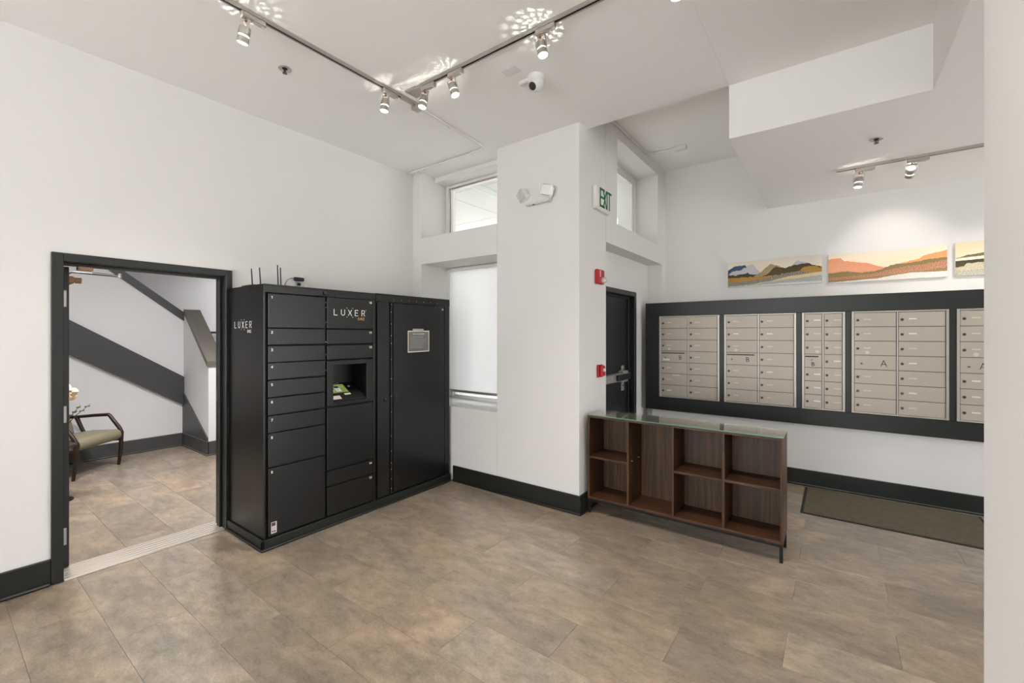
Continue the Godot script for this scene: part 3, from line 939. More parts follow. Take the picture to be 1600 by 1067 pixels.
func lockers() -> void:
	var at := V(-3.62, 0, 1.95)
	var t := thing("parcel_locker", "black steel parcel locker with numbered doors and a screen in a niche", "locker", at)
	# carcass: side, top, back and a dark recess behind the doors
	wb(-3.93, LX, 0.075, 1.930, 1.475, 1.488, 0.002); wb(-3.93, LX + 0.001, 1.918, 1.930, 1.475, 2.432, 0.002); wb(-3.93, -3.915, 0.075, 1.918, 1.488, 2.43)
	obj("carcass", M.locker_black, t)
	wb(LX - 0.016, LX + 0.001, 1.868, 1.918, 1.488, 2.432, 0.002); obj("top_rail", M.locker_black, t)
	wb(-3.90, LX - 0.022, 0.075, 1.868, 1.488, 2.015); wb(-3.90, LX - 0.022, 0.075, 0.99, 2.015, 2.345); wb(-3.90, LX - 0.022, 1.325, 1.868, 2.015, 2.345); wb(-3.90, LX - 0.022, 0.075, 1.868, 2.345, 2.43)
	wb(-3.90, -3.56, 0.99, 1.325, 2.015, 2.345)
	obj("inner_box", M.locker_gap, t)
	wb(LX - 0.018, LX - 0.002, 0.075, 1.868, 2.411, 2.432, 0.002); obj("stile", M.locker_black, t)
	# plinth with a quarter round
	plinth(t, 1.460, 2.437, true)
	var a := [[1.861, 1.611], [1.604, 1.485], [1.475, 1.356], [1.350, 1.230], [1.220, 1.101], [1.092, 0.970], [0.961, 0.841], [0.832, 0.590], [0.579, 0.082]]
	for i in a.size():
		var o := door_leaf(t, 1.508, 1.949, a[i][1], a[i][0])
		number(o, str(i + 1), V(LX, a[i][0] - 0.027, 1.533), at)
		if i == 8:
			begin()
			quad_uv(V(LX + 0.0006, 0.185, 1.527), V(LX + 0.0006, 0.185, 1.567), V(LX + 0.0006, 0.102, 1.567), V(LX + 0.0006, 0.102, 1.527), Vector3.RIGHT)
			obj("sticker", M.sticker_print, o)
	var b := [[1.866, 1.611, "10"], [1.601, 1.484, "11"], [1.472, 1.356, "12"], [0.959, 0.455, ""], [0.444, 0.327, "14"], [0.315, 0.082, "15"]]
	for i in b.size():
		var o := door_leaf(t, 1.967, 2.405, b[i][1], b[i][0])
		if b[i][2]: number(o, b[i][2], V(LX, b[i][0] - 0.024, 2.378), at)
		if i == 0: logo(o, V(LX, 1.722, 2.027), U, 1.0, M.orange_print)
	# screen niche
	wb(LX - 0.02, LX, 0.974, 1.343, 1.967, 2.021, 0.002); wb(LX - 0.02, LX, 0.974, 1.343, 2.339, 2.405, 0.002)
	wb(LX - 0.02, LX, 1.310, 1.343, 2.021, 2.339, 0.001); wb(LX - 0.02, LX, 0.974, 1.001, 2.021, 2.339, 0.001)
	wb(LX - 0.22, LX - 0.018, 1.308, 1.318, 2.017, 2.343); wb(LX - 0.22, LX - 0.018, 0.99, 1.318, 2.017, 2.022); wb(LX - 0.22, LX - 0.018, 0.99, 1.318, 2.338, 2.343); wb(LX - 0.225, LX - 0.22, 0.99, 1.318, 2.017, 2.343)
	var k := obj("screen_niche", M.locker_black, t)
	var slope := Vector3(0.86, -0.51, 0).normalized()
	var nrm := Vector3(0.51, 0.86, 0).normalized()
	var top := V(LX - 0.215, 1.135, 2.180)
	var keep := xf
	xf = xf * Transform3D(Basis(U, -slope, U.cross(-slope)), top)
	box(Vector3(-0.158, -0.245, -0.02), Vector3(0.158, 0.0, 0.0), 0.002); obj("console", M.black_plastic, k)
	box(Vector3(-0.150, -0.150, 0.0), Vector3(0.045, -0.026, 0.004), 0.001); obj("screen_bezel", M.black_plastic, k)
	quad_uv(Vector3(-0.146, -0.030, 0.0045), Vector3(0.040, -0.030, 0.0045), Vector3(0.040, -0.146, 0.0045), Vector3(-0.146, -0.146, 0.0045), Vector3(0, 0, 1)); obj("screen", M.screen_glow, k)
	box(Vector3(-0.150, -0.022, 0.0), Vector3(-0.01, -0.012, 0.002)); obj("label_strip", M.alu, k)
	box(Vector3(-0.155, -0.225, 0.0), Vector3(-0.065, -0.178, 0.0012)); box(Vector3(-0.012, -0.178, 0.0), Vector3(0.045, -0.156, 0.0012)); obj("paper_label", M.tape_label, k)
	lathe([Vector2(0.014, 0), Vector2(0.014, 0.004), Vector2(0, 0.005)], Vector3(-0.0, -0.012, 0.0), Vector3(0, 0, 1), 14); lathe([Vector2(0.011, 0), Vector2(0.011, 0.004), Vector2(0, 0.005)], Vector3(0.085, -0.065, 0.0), Vector3(0, 0, 1), 14)
	obj("button", M.alu_edge, k)
	xf = keep
	# top lock and its cover plate, rivets on the hinge line
	wb(LX, LX + 0.003, 1.872, 1.914, 1.872, 2.05, 0.001); obj("lock_plate", M.locker_black, t)
	lathe([Vector2(0.016, 0), Vector2(0.016, 0.014), Vector2(0.012, 0.017), Vector2(0, 0.017)], V(LX + 0.002, 1.893, 1.946), Vector3.RIGHT, 16); obj("lock", M.black_plastic, t)
	rivets(t, [V(LX - 0.004, 1.82, 1.959), V(LX - 0.004, 1.78, 1.959), V(LX - 0.004, 1.66, 1.959), V(LX - 0.004, 1.50, 1.958), V(LX - 0.004, 1.40, 1.958), V(LX - 0.004, 1.27, 1.958), V(LX - 0.004, 0.28, 1.972), V(LX - 0.004, 0.24, 1.972), V(LX - 0.004, 0.20, 1.972), V(LX - 0.004, 0.15, 1.972)])
	# side panel: lettering and bolt heads
	logo(t, V(-3.807, 1.612, 1.475), Vector3.RIGHT, 1.0, M.white_print)
	for x in [-3.865, -3.84, -3.815, -3.56, -3.53, -3.50]: lathe([Vector2(0.004, 0), Vector2(0.0035, 0.002), Vector2(0, 0.0025)], V(x, 1.895, 1.475), Vector3(0, 0, 1), 8)
	obj("bolts", M.dark_steel, t)
	world()
	# the oversize unit beside it
	at = V(-3.62, 0, 2.9)
	t = thing("oversize_locker", "tall black locker with one large hinged door and a taped notice", "locker", at)
	wb(-3.93, LX, 0.075, 1.933, 3.352, 3.365, 0.002); wb(-3.93, LX + 0.004, 1.920, 1.933, 2.436, 3.365, 0.002); wb(-3.93, LX - 0.022, 0.075, 1.92, 2.438, 3.352)
	obj("carcass", M.locker_black, t)
	wb(LX - 0.02, LX + 0.004, 1.862, 1.920, 2.436, 3.365, 0.002); obj("top_rail", M.locker_black, t)
	wb(LX - 0.02, LX, 0.082, 1.850, 2.455, 2.585, 0.002); obj("narrow_panel", M.locker_black, t)
	wb(LX - 0.02, LX + 0.002, 0.082, 1.862, 2.597, 2.618, 0.001); obj("hinge_strip", M.locker_black, t)
	wb(LX - 0.02, LX, 0.075, 1.862, 3.298, 3.352, 0.002); obj("stile", M.locker_black, t)
	var big := door_leaf(t, 2.632, 3.290, 0.088, 1.853)
	number(big, "16", V(LX, 1.822, 3.262), at)
	wb(LX, LX + 0.012, 0.915, 1.005, 2.640, 2.672, 0.004); wb(LX + 0.010, LX + 0.018, 0.930, 0.990, 2.648, 2.660, 0.003); obj("handle", M.black_plastic, big)
	wb(LX, LX + 0.003, 0.885, 1.035, 2.496, 2.572, 0.001); obj("lock_plate", M.locker_black, t)
	lathe([Vector2(0.018, 0), Vector2(0.018, 0.012), Vector2(0.012, 0.018), Vector2(0, 0.018)], V(LX + 0.002, 0.965, 2.535), Vector3.RIGHT, 16); obj("lock", M.black_plastic, t)
	var rv := []
	for y in [1.84, 1.77, 1.66, 1.55, 1.48, 1.33, 1.15, 0.99, 0.84, 0.62, 0.48, 0.37, 0.31, 0.22, 0.13]: rv.append(V(LX + 0.002, y, 2.603))
	for k2 in 7: rv.append(V(LX + 0.004, 1.885, 2.63 + k2 * 0.092))
	for k2 in 4: rv.append(V(LX + 0.008, 0.04, 2.66 + k2 * 0.13))
	rivets(t, rv)
	plinth(t, 2.437, 3.37, false)
	world()
	from(V(LX, 1.49, 2.937))
	quad_uv(V(LX + 0.0012, 1.597, 2.799), V(LX + 0.0012, 1.599, 3.075), V(LX + 0.0012, 1.391, 3.075), V(LX + 0.0012, 1.387, 2.799), Vector3.RIGHT)
	var note := obj("paper_notice", M.notice_print); note.position = V(LX, 1.49, 2.937)
	tag(note, "grey printed notice with a pale border taped to the large locker door", "notice")
	wb(LX + 0.0002, LX + 0.0016, 1.589, 1.618, 2.86, 3.0); obj("tape", M.clear_plastic, note)
	world()

func number(parent: Node3D, what: String, at: Vector3, root: Vector3) -> void:
	var t := TextMesh.new()
	var f := SystemFont.new()
	f.font_names = PackedStringArray(["Droid Sans"])
	f.font_weight = 700
	t.font = f
	t.text = what
	t.font_size = 64
	t.pixel_size = 0.019 / (64 * 0.71)
	t.depth = 0.0016
	t.material = M.white_print
	var o := MeshInstance3D.new()
	o.name = "number"
	o.mesh = t
	o.position = at - root + Vector3(0.0006, 0, 0)
	o.rotation.y = PI / 2
	parent.add_child(o, true)

func quad_uv(a: Vector3, b: Vector3, c: Vector3, d: Vector3, n: Vector3) -> void:   # one print stretched over a flat face: a top left, b top right, c bottom right, d bottom left
	var uv := [Vector2(0, 0), Vector2(1, 0), Vector2(1, 1), Vector2(0, 1)]
	var p := [a, b, c, d]
	var order := [0, 1, 2, 0, 2, 3]
	if (b - a).cross(c - a).dot(n) > 0.0: order = [0, 2, 1, 0, 3, 2]
	for i in order: put(p[i], n, uv[i])

func plinth(t: Node3D, d0: float, d1: float, left: bool) -> void:
	wb(-3.93, LX - 0.002, 0.0, 0.075, d0 + 0.016, d1); wb(-3.33, -3.302, 0.0, 0.075, d0, d1, 0.003)
	if left: wb(-3.93, -3.302, 0.0, 0.075, d0, d0 + 0.014, 0.003)
	obj("plinth", M.trim_paint, t)
	wb(-3.304, -3.286, 0, 0.018, d0 - (0.016 if left else 0.0), d1, 0.008)
	if left: wb(-3.93, -3.288, 0, 0.018, d0 - 0.016, d0 + 0.002, 0.008)
	obj("shoe_moulding", M.trim_paint, t)

func locker_top() -> void:
	var at := V(-3.74, 1.932, 1.70)
	var t := thing("wifi_router", "flat black router with four thin antennas on the parcel locker", "router", at)
	wb(-3.86, -3.66, 1.932, 1.955, 1.54, 1.86, 0.008); obj("case", M.black_plastic, t)
	for p in [[-3.70, 1.560, 0.13, -0.008], [-3.70, 1.622, 0.145, -0.010], [-3.80, 1.806, 0.20, -0.006], [-3.80, 1.830, 0.18, -0.006]]:
		tube([V(p[0], 1.95, p[1]), V(p[0], 1.95 + p[2], p[1] + p[3])], 0.0055, 8, 0.0045); obj("antenna", M.black_plastic, t)
	for q in [[2.045, "double outlet with a black power adapter above the parcel locker", "power_outlet"], [2.148, "white outlet plate right of the plugged-in power adapter", "power_outlet"]]:
		var p := V(WALL_L, 2.042, q[0])
		var o := thing(q[2], q[1], "outlet", p)
		wb(WALL_L + 0.0005, WALL_L + 0.007, 1.985, 2.100, q[0] - 0.036, q[0] + 0.036, 0.003); obj("plate", M.white_plastic, o)
		for y in [2.015, 2.065]:
			wb(WALL_L + 0.006, WALL_L + 0.009, y - 0.015, y + 0.015, q[0] - 0.014, q[0] + 0.014, 0.002); obj("socket", M.white_plastic, o)
	var b := V(WALL_L + 0.03, 2.06, 2.045)
	var a := thing("power_adapter", "black power adapter and cord plugged in above the locker", "adapter", b)
	wb(WALL_L + 0.0095, WALL_L + 0.045, 2.045, 2.078, 2.00, 2.085, 0.005); wb(WALL_L + 0.0095, WALL_L + 0.03, 2.005, 2.03, 2.03, 2.062, 0.006); obj("body", M.black_plastic, a)
	tube([V(WALL_L + 0.03, 2.065, 2.002), V(WALL_L + 0.035, 2.066, 1.975), V(WALL_L + 0.04, 2.05, 1.94), V(WALL_L + 0.045, 2.01, 1.91), V(WALL_L + 0.05, 1.94, 1.90)], 0.0025, 6); obj("cord", M.black_plastic, a)
	world()

# ------------------------------------------------------------------ mailboxes
func mailboxes() -> void:
	var f := 5.41           # face of the dark surround
	var t := thing("mailbox_surround", "wide dark green-black frame holding the mailbox units on the wall", "frame", V(-0.45, 1.29, FUR))
	var y0 := 0.638
	var y1 := 1.950
	var x0 := -1.917
	wb(x0, 2.52, 1.788, y1, f, 5.456, 0.003); obj("top_rail", M.trim_paint, t)
	wb(x0, 2.52, y0, 0.797, f, 5.456, 0.003); obj("bottom_rail", M.trim_paint, t)
	wb(x0, -1.747, 0.797, 1.788, f, 5.456, 0.002); obj("stile", M.trim_paint, t)
	for g in [[-1.061, -1.015], [-0.326, -0.280], [0.078, 0.124], [0.810, 0.853], [1.60, 1.64], [2.4, 2.52]]:
		wb(g[0], g[1], 0.797, 1.788, f, 5.456, 0.002); obj("mullion", M.trim_paint, t)
	wb(x0 + 0.01, 2.50, y0 + 0.01, y1 - 0.01, 5.440, 5.4595); obj("backing", M.locker_gap, t)
	world()
	mail_unit(-1.745, -1.063, -1.407, "B", true, "leftmost mailbox unit, two columns of small doors and a slot marked B", f)
	mail_unit(-1.013, -0.328, -0.673, "B", true, "second mailbox unit from the left, slot door marked B in ink", f)
	mail_unit(-0.278, 0.076, -0.101, "b", true, "narrowest mailbox unit of the wall, with a slot over a small B", f)
	mail_unit(0.126, 0.808, 0.463, "A", false, "widest mailbox unit in view, large ink A on its blank door", f)
	mail_unit(0.855, 1.598, 1.22, "a", false, "mailbox unit cut off by the near white wall end", f)
	mail_unit(1.642, 2.398, 2.02, "", false, "mailbox unit beyond the near white wall end, out of view", f)

func mail_unit(x0: float, x1: float, split: float, mark: String, slot: bool, label: String, f: float) -> void:
	var at := V((x0 + x1) / 2, 0.80, f)
	var t := thing("mailbox_unit", label, "mailbox", at, "aluminium mailbox units in the wall")
	var y0 := 0.800
	var y1 := 1.786
	wb(x0, x0 + 0.020, y0, y1, f - 0.006, f + 0.028, 0.002); wb(x1 - 0.020, x1, y0, y1, f - 0.006, f + 0.028, 0.002)
	wb(x0 + 0.02, x1 - 0.02, y0, y0 + 0.014, f - 0.006, f + 0.028, 0.002); wb(x0 + 0.02, x1 - 0.02, y1 - 0.014, y1, f - 0.006, f + 0.028, 0.002)
	obj("frame", M.alu_edge, t)
	wb(split - 0.006, split + 0.006, y0 + 0.014, y1 - 0.014, f - 0.003, f + 0.028, 0.001)
	obj("centre_post", M.alu_edge, t)
	for k in range(1, 7):
		var y := y0 + 0.014 + k * (y1 - y0 - 0.028) / 7.0
		wb(x0 + 0.02, x1 - 0.02, y - 0.006, y + 0.006, f + 0.004, f + 0.028)
	obj("gap_shade_strips", M.alu_dark, t)  # dark tone puts the shade of the door gaps into the colour
	var h := (y1 - y0 - 0.028) / 7.0
	# shared pieces
	var cols := [[x0 + 0.022, split - 0.008], [split + 0.008, x1 - 0.022]]
	var keep := xf
	xf = Transform3D()
	var leaf := []
	for c in cols:
		begin()
		box(Vector3(0.0012, 0.0028, -0.02), Vector3(c[1] - c[0] - 0.0012, h - 0.0028, 0.0), 0.0014)
		leaf.append(mesh_of())
	lathe([Vector2(0.0125, 0), Vector2(0.0125, 0.003), Vector2(0.010, 0.005), Vector2(0, 0.005)], Vector3.ZERO, Vector3(0, 0, 1), 14)
	var lock := mesh_of()
	lathe([Vector2(0.006, 0), Vector2(0.006, 0.0015), Vector2(0, 0.0015)], Vector3(0, 0, 0.005), Vector3(0, 0, 1), 8)
	var key := mesh_of()
	for e in [[-0.030, 0.030, 0.006, 0.0085], [-0.030, 0.030, -0.0085, -0.006], [-0.030, -0.0275, -0.006, 0.006], [0.0275, 0.030, -0.006, 0.006]]: box(Vector3(e[0], e[2], 0), Vector3(e[1], e[3], 0.0025))
	var holder := mesh_of()
	box(Vector3(-0.0275, -0.006, 0), Vector3(0.0275, 0.006, 0.0010)); var card := mesh_of()
	xf = keep
	for ci in 2:
		var c = cols[ci]
		var wide: float = c[1] - c[0]
		for k in 7:
			var y := y0 + 0.014 + (6 - k) * h
			var o := share("mail_door", leaf[ci], t, V(c[0], y, f) - at, M.alu)
			var lx: float = 0.026 if wide > 0.2 else 0.024
			if k == 3 and ci == 0 and mark != "":
				if slot:
					xf = Transform3D(); begin()
					box(Vector3(0.006, h - 0.030, -0.002), Vector3(wide - 0.03, h - 0.018, 0.0012), 0.001); obj("slot", M.marker_ink, o)
				share("lock", lock, o, Vector3(lx + (0.03 if wide > 0.2 else 0.04), h * (0.42 if mark != "b" else 0.58), 0), M.alu_edge); share("keyhole", key, o, Vector3(lx + (0.03 if wide > 0.2 else 0.04), h * (0.42 if mark != "b" else 0.58), 0), M.marker_ink)
				xf = Transform3D(); begin()
				var up := mark.to_upper()
				var big := 0.052 if mark == "A" or mark == "a" else (0.046 if mark == "B" else 0.034)
				var mx := 0.215 if mark == "B" else (0.062 if mark == "b" else (0.20 if mark == "A" else 0.122))
				if mark == "B" and x0 > -1.5: mx = 0.20
				for line in glyph(up): stroke(line, Vector3(mx, h * (0.28 if mark != "b" else 0.13), 0.0), Vector3.RIGHT, Vector3.UP, big, 0.0055, 0.0008)
				obj("ink_letter", M.marker_ink, o)
				if mark == "B" and x0 < -1.5:
					box(Vector3(0.025, 0.022, 0), Vector3(0.105, 0.044, 0.001)); obj("paper_label", M.paper, o)
				continue
			share("lock", lock, o, Vector3(lx, h * 0.47, 0), M.alu_dark); share("keyhole", key, o, Vector3(lx, h * 0.47, 0), M.marker_ink)
			var hx := 0.098 if wide > 0.2 else wide - 0.040
			share("label_holder", holder, o, Vector3(hx, h * 0.52, 0), M.alu_edge); share("name_card", card, o, Vector3(hx, h * 0.52, 0), [M.paper, M.tape_label, M.tape_label, M.tape_label][rng.randi_range(0, 3)])
			if k == 2 and ci == 0:
				xf = Transform3D(); begin()
				lathe([Vector2(0.017, 0), Vector2(0.017, 0.0006), Vector2(0, 0.0006)], Vector3(hx, h * 0.2, 0), Vector3(0, 0, 1), 16); obj("round_label", M.tape_label, o)
			if k == 5 and ci == 0 and mark == "B" and x0 < -1.5:
				xf = Transform3D(); begin()
				box(Vector3(0.145, h - 0.022, 0), Vector3(0.225, h - 0.006, 0.0006)); obj("paper_label", M.tape_label, o)
	world()

func pictures() -> void:
	var d := MAIL - 0.034
	var s := 1.006
	var p1 := landscape(720, 240, c8(222, 212, 196), c8(238, 226, 204), [
		[c8(38, 66, 92), c8(60, 92, 118), [Vector2(0, 0.30), Vector2(0.08, 0.16), Vector2(0.2, 0.14), Vector2(0.23, 0.3), Vector2(0.3, 0.7), Vector2(1, 0.9)], 0.02, 1.0],
		[c8(176, 174, 180), c8(206, 204, 208), [Vector2(0, 0.50), Vector2(0.05, 0.36), Vector2(0.12, 0.34), Vector2(0.2, 0.26), Vector2(0.24, 0.13), Vector2(0.28, 0.13), Vector2(0.34, 0.36), Vector2(0.4, 0.6), Vector2(1, 0.95)], 0.04, 1.0],
		[c8(170, 168, 176), c8(208, 204, 206), [Vector2(0.66, 0.6), Vector2(0.70, 0.28), Vector2(0.76, 0.14), Vector2(0.84, 0.2), Vector2(0.92, 0.5)], 0.03, 1.0],
		[c8(40, 34, 20), c8(92, 78, 44), [Vector2(0, 0.50), Vector2(0.1, 0.52), Vector2(0.22, 0.46), Vector2(0.33, 0.56), Vector2(1, 0.9)], 0.05, 1.6],
		[c8(120, 102, 70), c8(196, 178, 140), [Vector2(0.22, 0.85), Vector2(0.34, 0.52), Vector2(0.48, 0.19), Vector2(0.54, 0.24), Vector2(0.62, 0.38), Vector2(1, 0.8)], 0.03, 1.6],
		[c8(48, 38, 20), c8(104, 84, 42), [Vector2(0.25, 0.85), Vector2(0.42, 0.60), Vector2(0.54, 0.30), Vector2(0.62, 0.37), Vector2(0.74, 0.28), Vector2(0.84, 0.25), Vector2(1.0, 0.42)], 0.03, 1.8],
		[c8(150, 108, 44), c8(196, 152, 76), [Vector2(0.72, 0.62), Vector2(0.84, 0.38), Vector2(0.92, 0.36), Vector2(1.0, 0.46)], 0.04, 1.4],
		[c8(70, 64, 52), c8(186, 180, 166), [Vector2(0, 0.80), Vector2(0.2, 0.79), Vector2(0.4, 0.74), Vector2(0.6, 0.58), Vector2(0.78, 0.52), Vector2(0.86, 0.60), Vector2(1, 0.9)], 0.03, 3.0],
		[c8(206, 186, 142), c8(226, 210, 176), [Vector2(0.0, 1.05), Vector2(0.45, 0.84), Vector2(0.7, 0.68), Vector2(1.0, 0.60)], 0.01, 1.2],
		[c8(150, 150, 146), c8(196, 196, 192), [Vector2(0, 0.94), Vector2(0.3, 0.92), Vector2(0.45, 0.86), Vector2(0.7, 0.80), Vector2(1, 0.72)], 0.02, 2.2],
		[c8(206, 206, 204), c8(222, 222, 220), [Vector2(0, 0.985), Vector2(0.3, 0.96), Vector2(0.6, 0.93), Vector2(1, 0.93)], 0.02, 2.0]], 61)
	picture("dark hills and blue peak on the leftmost landscape canvas above the mailboxes", -1.040, -0.114, 2.120, 2.420, d, p1)
	var p2 := landscape(720, 240, c8(236, 222, 202), c8(246, 228, 196), [
		[c8(238, 206, 178), c8(248, 226, 200), [Vector2(0.12, 0.42), Vector2(0.22, 0.22), Vector2(0.30, 0.30), Vector2(0.38, 0.5)], 0.03, 1.6],
		[c8(238, 212, 178), c8(250, 232, 206), [Vector2(0.40, 0.6), Vector2(0.52, 0.30), Vector2(0.64, 0.18), Vector2(0.76, 0.24), Vector2(0.84, 0.4)], 0.03, 2.4],
		[c8(222, 130, 92), c8(238, 176, 138), [Vector2(0, 0.16), Vector2(0.05, 0.14), Vector2(0.11, 0.14), Vector2(0.15, 0.26), Vector2(0.32, 0.36), Vector2(0.5, 0.56), Vector2(1, 0.8)], 0.02, 1.0],
		[c8(226, 140, 84), c8(236, 172, 116), [Vector2(0.42, 0.66), Vector2(0.64, 0.46), Vector2(0.78, 0.38), Vector2(0.83, 0.26), Vector2(1.0, 0.16)], 0.02, 1.0],
		[c8(112, 96, 54), c8(156, 138, 92), [Vector2(0, 0.66), Vector2(0.16, 0.62), Vector2(0.3, 0.70), Vector2(0.42, 0.68), Vector2(0.58, 0.50), Vector2(0.72, 0.48), Vector2(0.88, 0.40), Vector2(1, 0.38)], 0.02, 1.2],
		[c8(150, 92, 64), c8(206, 158, 124), [Vector2(0, 0.80), Vector2(0.2, 0.80), Vector2(0.4, 0.76), Vector2(0.55, 0.66), Vector2(0.66, 0.58), Vector2(0.8, 0.56), Vector2(1, 0.46)], 0.02, 2.0],
		[c8(126, 98, 66), c8(176, 140, 100), [Vector2(0, 0.90), Vector2(0.3, 0.88), Vector2(0.5, 0.84), Vector2(0.8, 0.76), Vector2(1, 0.70)], 0.02, 2.0],
		[c8(214, 206, 196), c8(240, 236, 228), [Vector2(0, 0.98), Vector2(0.45, 0.93), Vector2(0.52, 0.88), Vector2(0.62, 0.84), Vector2(0.72, 0.80), Vector2(0.9, 0.82), Vector2(1, 0.82)], 0.01, 2.0]], 62)
	picture("orange and salmon hills on the spotlit middle landscape canvas", -0.064, 0.851, 2.108, 2.410, d, p2)
	var p3 := landscape(720, 240, c8(226, 206, 170), c8(236, 218, 184), [
		[c8(70, 58, 40), c8(150, 132, 100), [Vector2(0, 0.46), Vector2(0.1, 0.38), Vector2(0.25, 0.34), Vector2(0.5, 0.36), Vector2(0.8, 0.3), Vector2(1, 0.4)], 0.02, 2.0],
		[c8(232, 218, 190), c8(240, 228, 206), [Vector2(0, 0.47), Vector2(0.12, 0.45), Vector2(0.3, 0.42), Vector2(1, 0.4)], 0.01, 1.0],
		[c8(48, 42, 24), c8(80, 72, 46), [Vector2(0, 0.55), Vector2(0.3, 0.52), Vector2(1, 0.5)], 0.01, 1.0],
		[c8(170, 158, 126), c8(220, 210, 184), [Vector2(0, 0.74), Vector2(0.06, 0.72), Vector2(0.08, 0.64), Vector2(0.3, 0.60), Vector2(1, 0.6)], 0.02, 2.0],
		[c8(150, 148, 130), c8(206, 206, 190), [Vector2(0, 0.86), Vector2(0.3, 0.82), Vector2(1, 0.8)], 0.02, 2.0]], 63)
	picture("third landscape canvas, cream sky over a dark band, cut off by the near wall", 0.902, 1.815, 2.108, 2.420, d, p3)

func picture(label: String, x0: float, x1: float, y0: float, y1: float, d: float, tex: Texture2D) -> void:
	var t := thing("landscape_canvas", label, "picture", V((x0 + x1) / 2, (y0 + y1) / 2, MAIL - 0.01), "landscape canvases above the mailboxes")
	wb(x0, x1, y0, y1, d, MAIL - 0.002, 0.003); obj("stretcher", M.canvas_edge, t)
	var m := StandardMaterial3D.new()
	m.resource_name = "canvas_print"
	m.albedo_texture = tex
	m.roughness = 0.7
	quad_uv(V(x0 + 0.002, y1 - 0.002, d - 0.0008), V(x1 - 0.002, y1 - 0.002, d - 0.0008), V(x1 - 0.002, y0 + 0.002, d - 0.0008), V(x0 + 0.002, y0 + 0.002, d - 0.0008), Vector3(0, 0, 1))
	obj("painted_face", m, t)
	world()

# ------------------------------------------------------------------ the walnut shelf and the mat
func shelf() -> void:
	var at := V(-1.02, 0, 3.64)
	var t := thing("bookshelf", "low walnut cube shelf on black metal legs with a glass top", "shelf", at)
	var d0 := 3.485
	var d1 := 3.790
	var x0 := -1.750
	var x1 := -0.286
	swap_uv = false
	for p in [[x0, x0 + 0.018], [-0.304, x1]]:
		uvo = Vector2(rng.randf(), rng.randf()); wb(p[0], p[1], 0.127, 0.853, d0, d1, 0.0012); obj("side_panel", M.walnut_edge, t)
	for p in [[-1.393, -1.376], [-1.029, -1.012], [-0.669, -0.650]]:
		uvo = Vector2(rng.randf(), rng.randf()); wb(p[0], p[1], 0.147, 0.835, d0 + 0.001, d1 - 0.006, 0.0012); obj("divider", M.walnut_edge, t)
	uvo = Vector2(0.3, 0.1); wb(x0 + 0.018, -0.304, 0.147, 0.835, d1 - 0.008, d1); obj("back_panel", M.walnut, t)
	swap_uv = true
	wb(x0 + 0.018, -0.304, 0.835, 0.853, d0, d1, 0.0012); obj("top_panel", M.walnut_edge, t)
	uvo = Vector2(0.7, 0.4); wb(x0 + 0.018, -0.304, 0.127, 0.147, d0, d1, 0.0012); obj("bottom_panel", M.walnut_edge, t)
	for p in [[-1.731, -1.394, 0.481], [-1.011, -0.670, 0.482], [-0.649, -0.305, 0.485]]:
		uvo = Vector2(rng.randf(), rng.randf()); wb(p[0], p[1], p[2], p[2] + 0.018, d0 + 0.004, d1 - 0.009, 0.0012); obj("shelf_board", M.walnut_edge, t)
	swap_uv = false
	uvo = Vector2.ZERO
	for x in [x0 + 0.012, x1 - 0.012]:
		for d in [d0 + 0.014, d1 - 0.014]:
			wb(x - 0.010, x + 0.010, 0, 0.105, d - 0.010, d + 0.010, 0.0015); obj("leg", M.dark_steel, t)
	wb(x0 + 0.003, x1 - 0.003, 0.105, 0.127, d0 + 0.005, d0 + 0.025, 0.001); wb(x0 + 0.003, x1 - 0.003, 0.105, 0.127, d1 - 0.025, d1 - 0.005, 0.001)
	for x in [x0 + 0.003, x1 - 0.023]: wb(x, x + 0.02, 0.105, 0.127, d0 + 0.025, d1 - 0.025, 0.001)
	obj("base_frame", M.dark_steel, t)
	for y in [0.40, 0.43, 0.46, 0.56, 0.60]:
		for d in [3.55, 3.70]: lathe([Vector2(0.0035, 0), Vector2(0.0035, 0.0008), Vector2(0, 0.0008)], V(-1.376, y, d), Vector3.RIGHT, 8)
	lathe([Vector2(0.005, 0), Vector2(0.005, 0.009), Vector2(0, 0.010)], V(-1.376, 0.50, 3.55), Vector3.RIGHT, 8); lathe([Vector2(0.005, 0), Vector2(0.005, 0.009), Vector2(0, 0.010)], V(-1.376, 0.50, 3.70), Vector3.RIGHT, 8)
	obj("shelf_pins", M.steel, t)
	world()
	var g := thing("glass_top", "clear green-edged glass sheet lying on the walnut shelf", "glass", V(-1.02, 0.8535, 3.64))
	wb(x0 + 0.001, x1 + 0.002, 0.8537, 0.8607, d0 - 0.001, d1, 0.001); obj("sheet", M.green_glass, g)
	wb(x0 + 0.001, x1 + 0.002, 0.8540, 0.8604, d0 - 0.0022, d0 - 0.0012); obj("edge", M.glass_edge, g)
	world()
	var c := V(0.375, 0, 4.985)
	var m := thing("floor_mat", "long olive-brown carpet mat with a dark border under the mailboxes", "mat", c)
	wb(-0.25, 1.0, 0.0, 0.005, 4.585, 5.385, 0.002); obj("border", M.rubber, m)
	wb(-0.228, 0.978, 0.004, 0.009, 4.607, 5.363, 0.002); obj("pile", M.mat_pile, m)
	world()

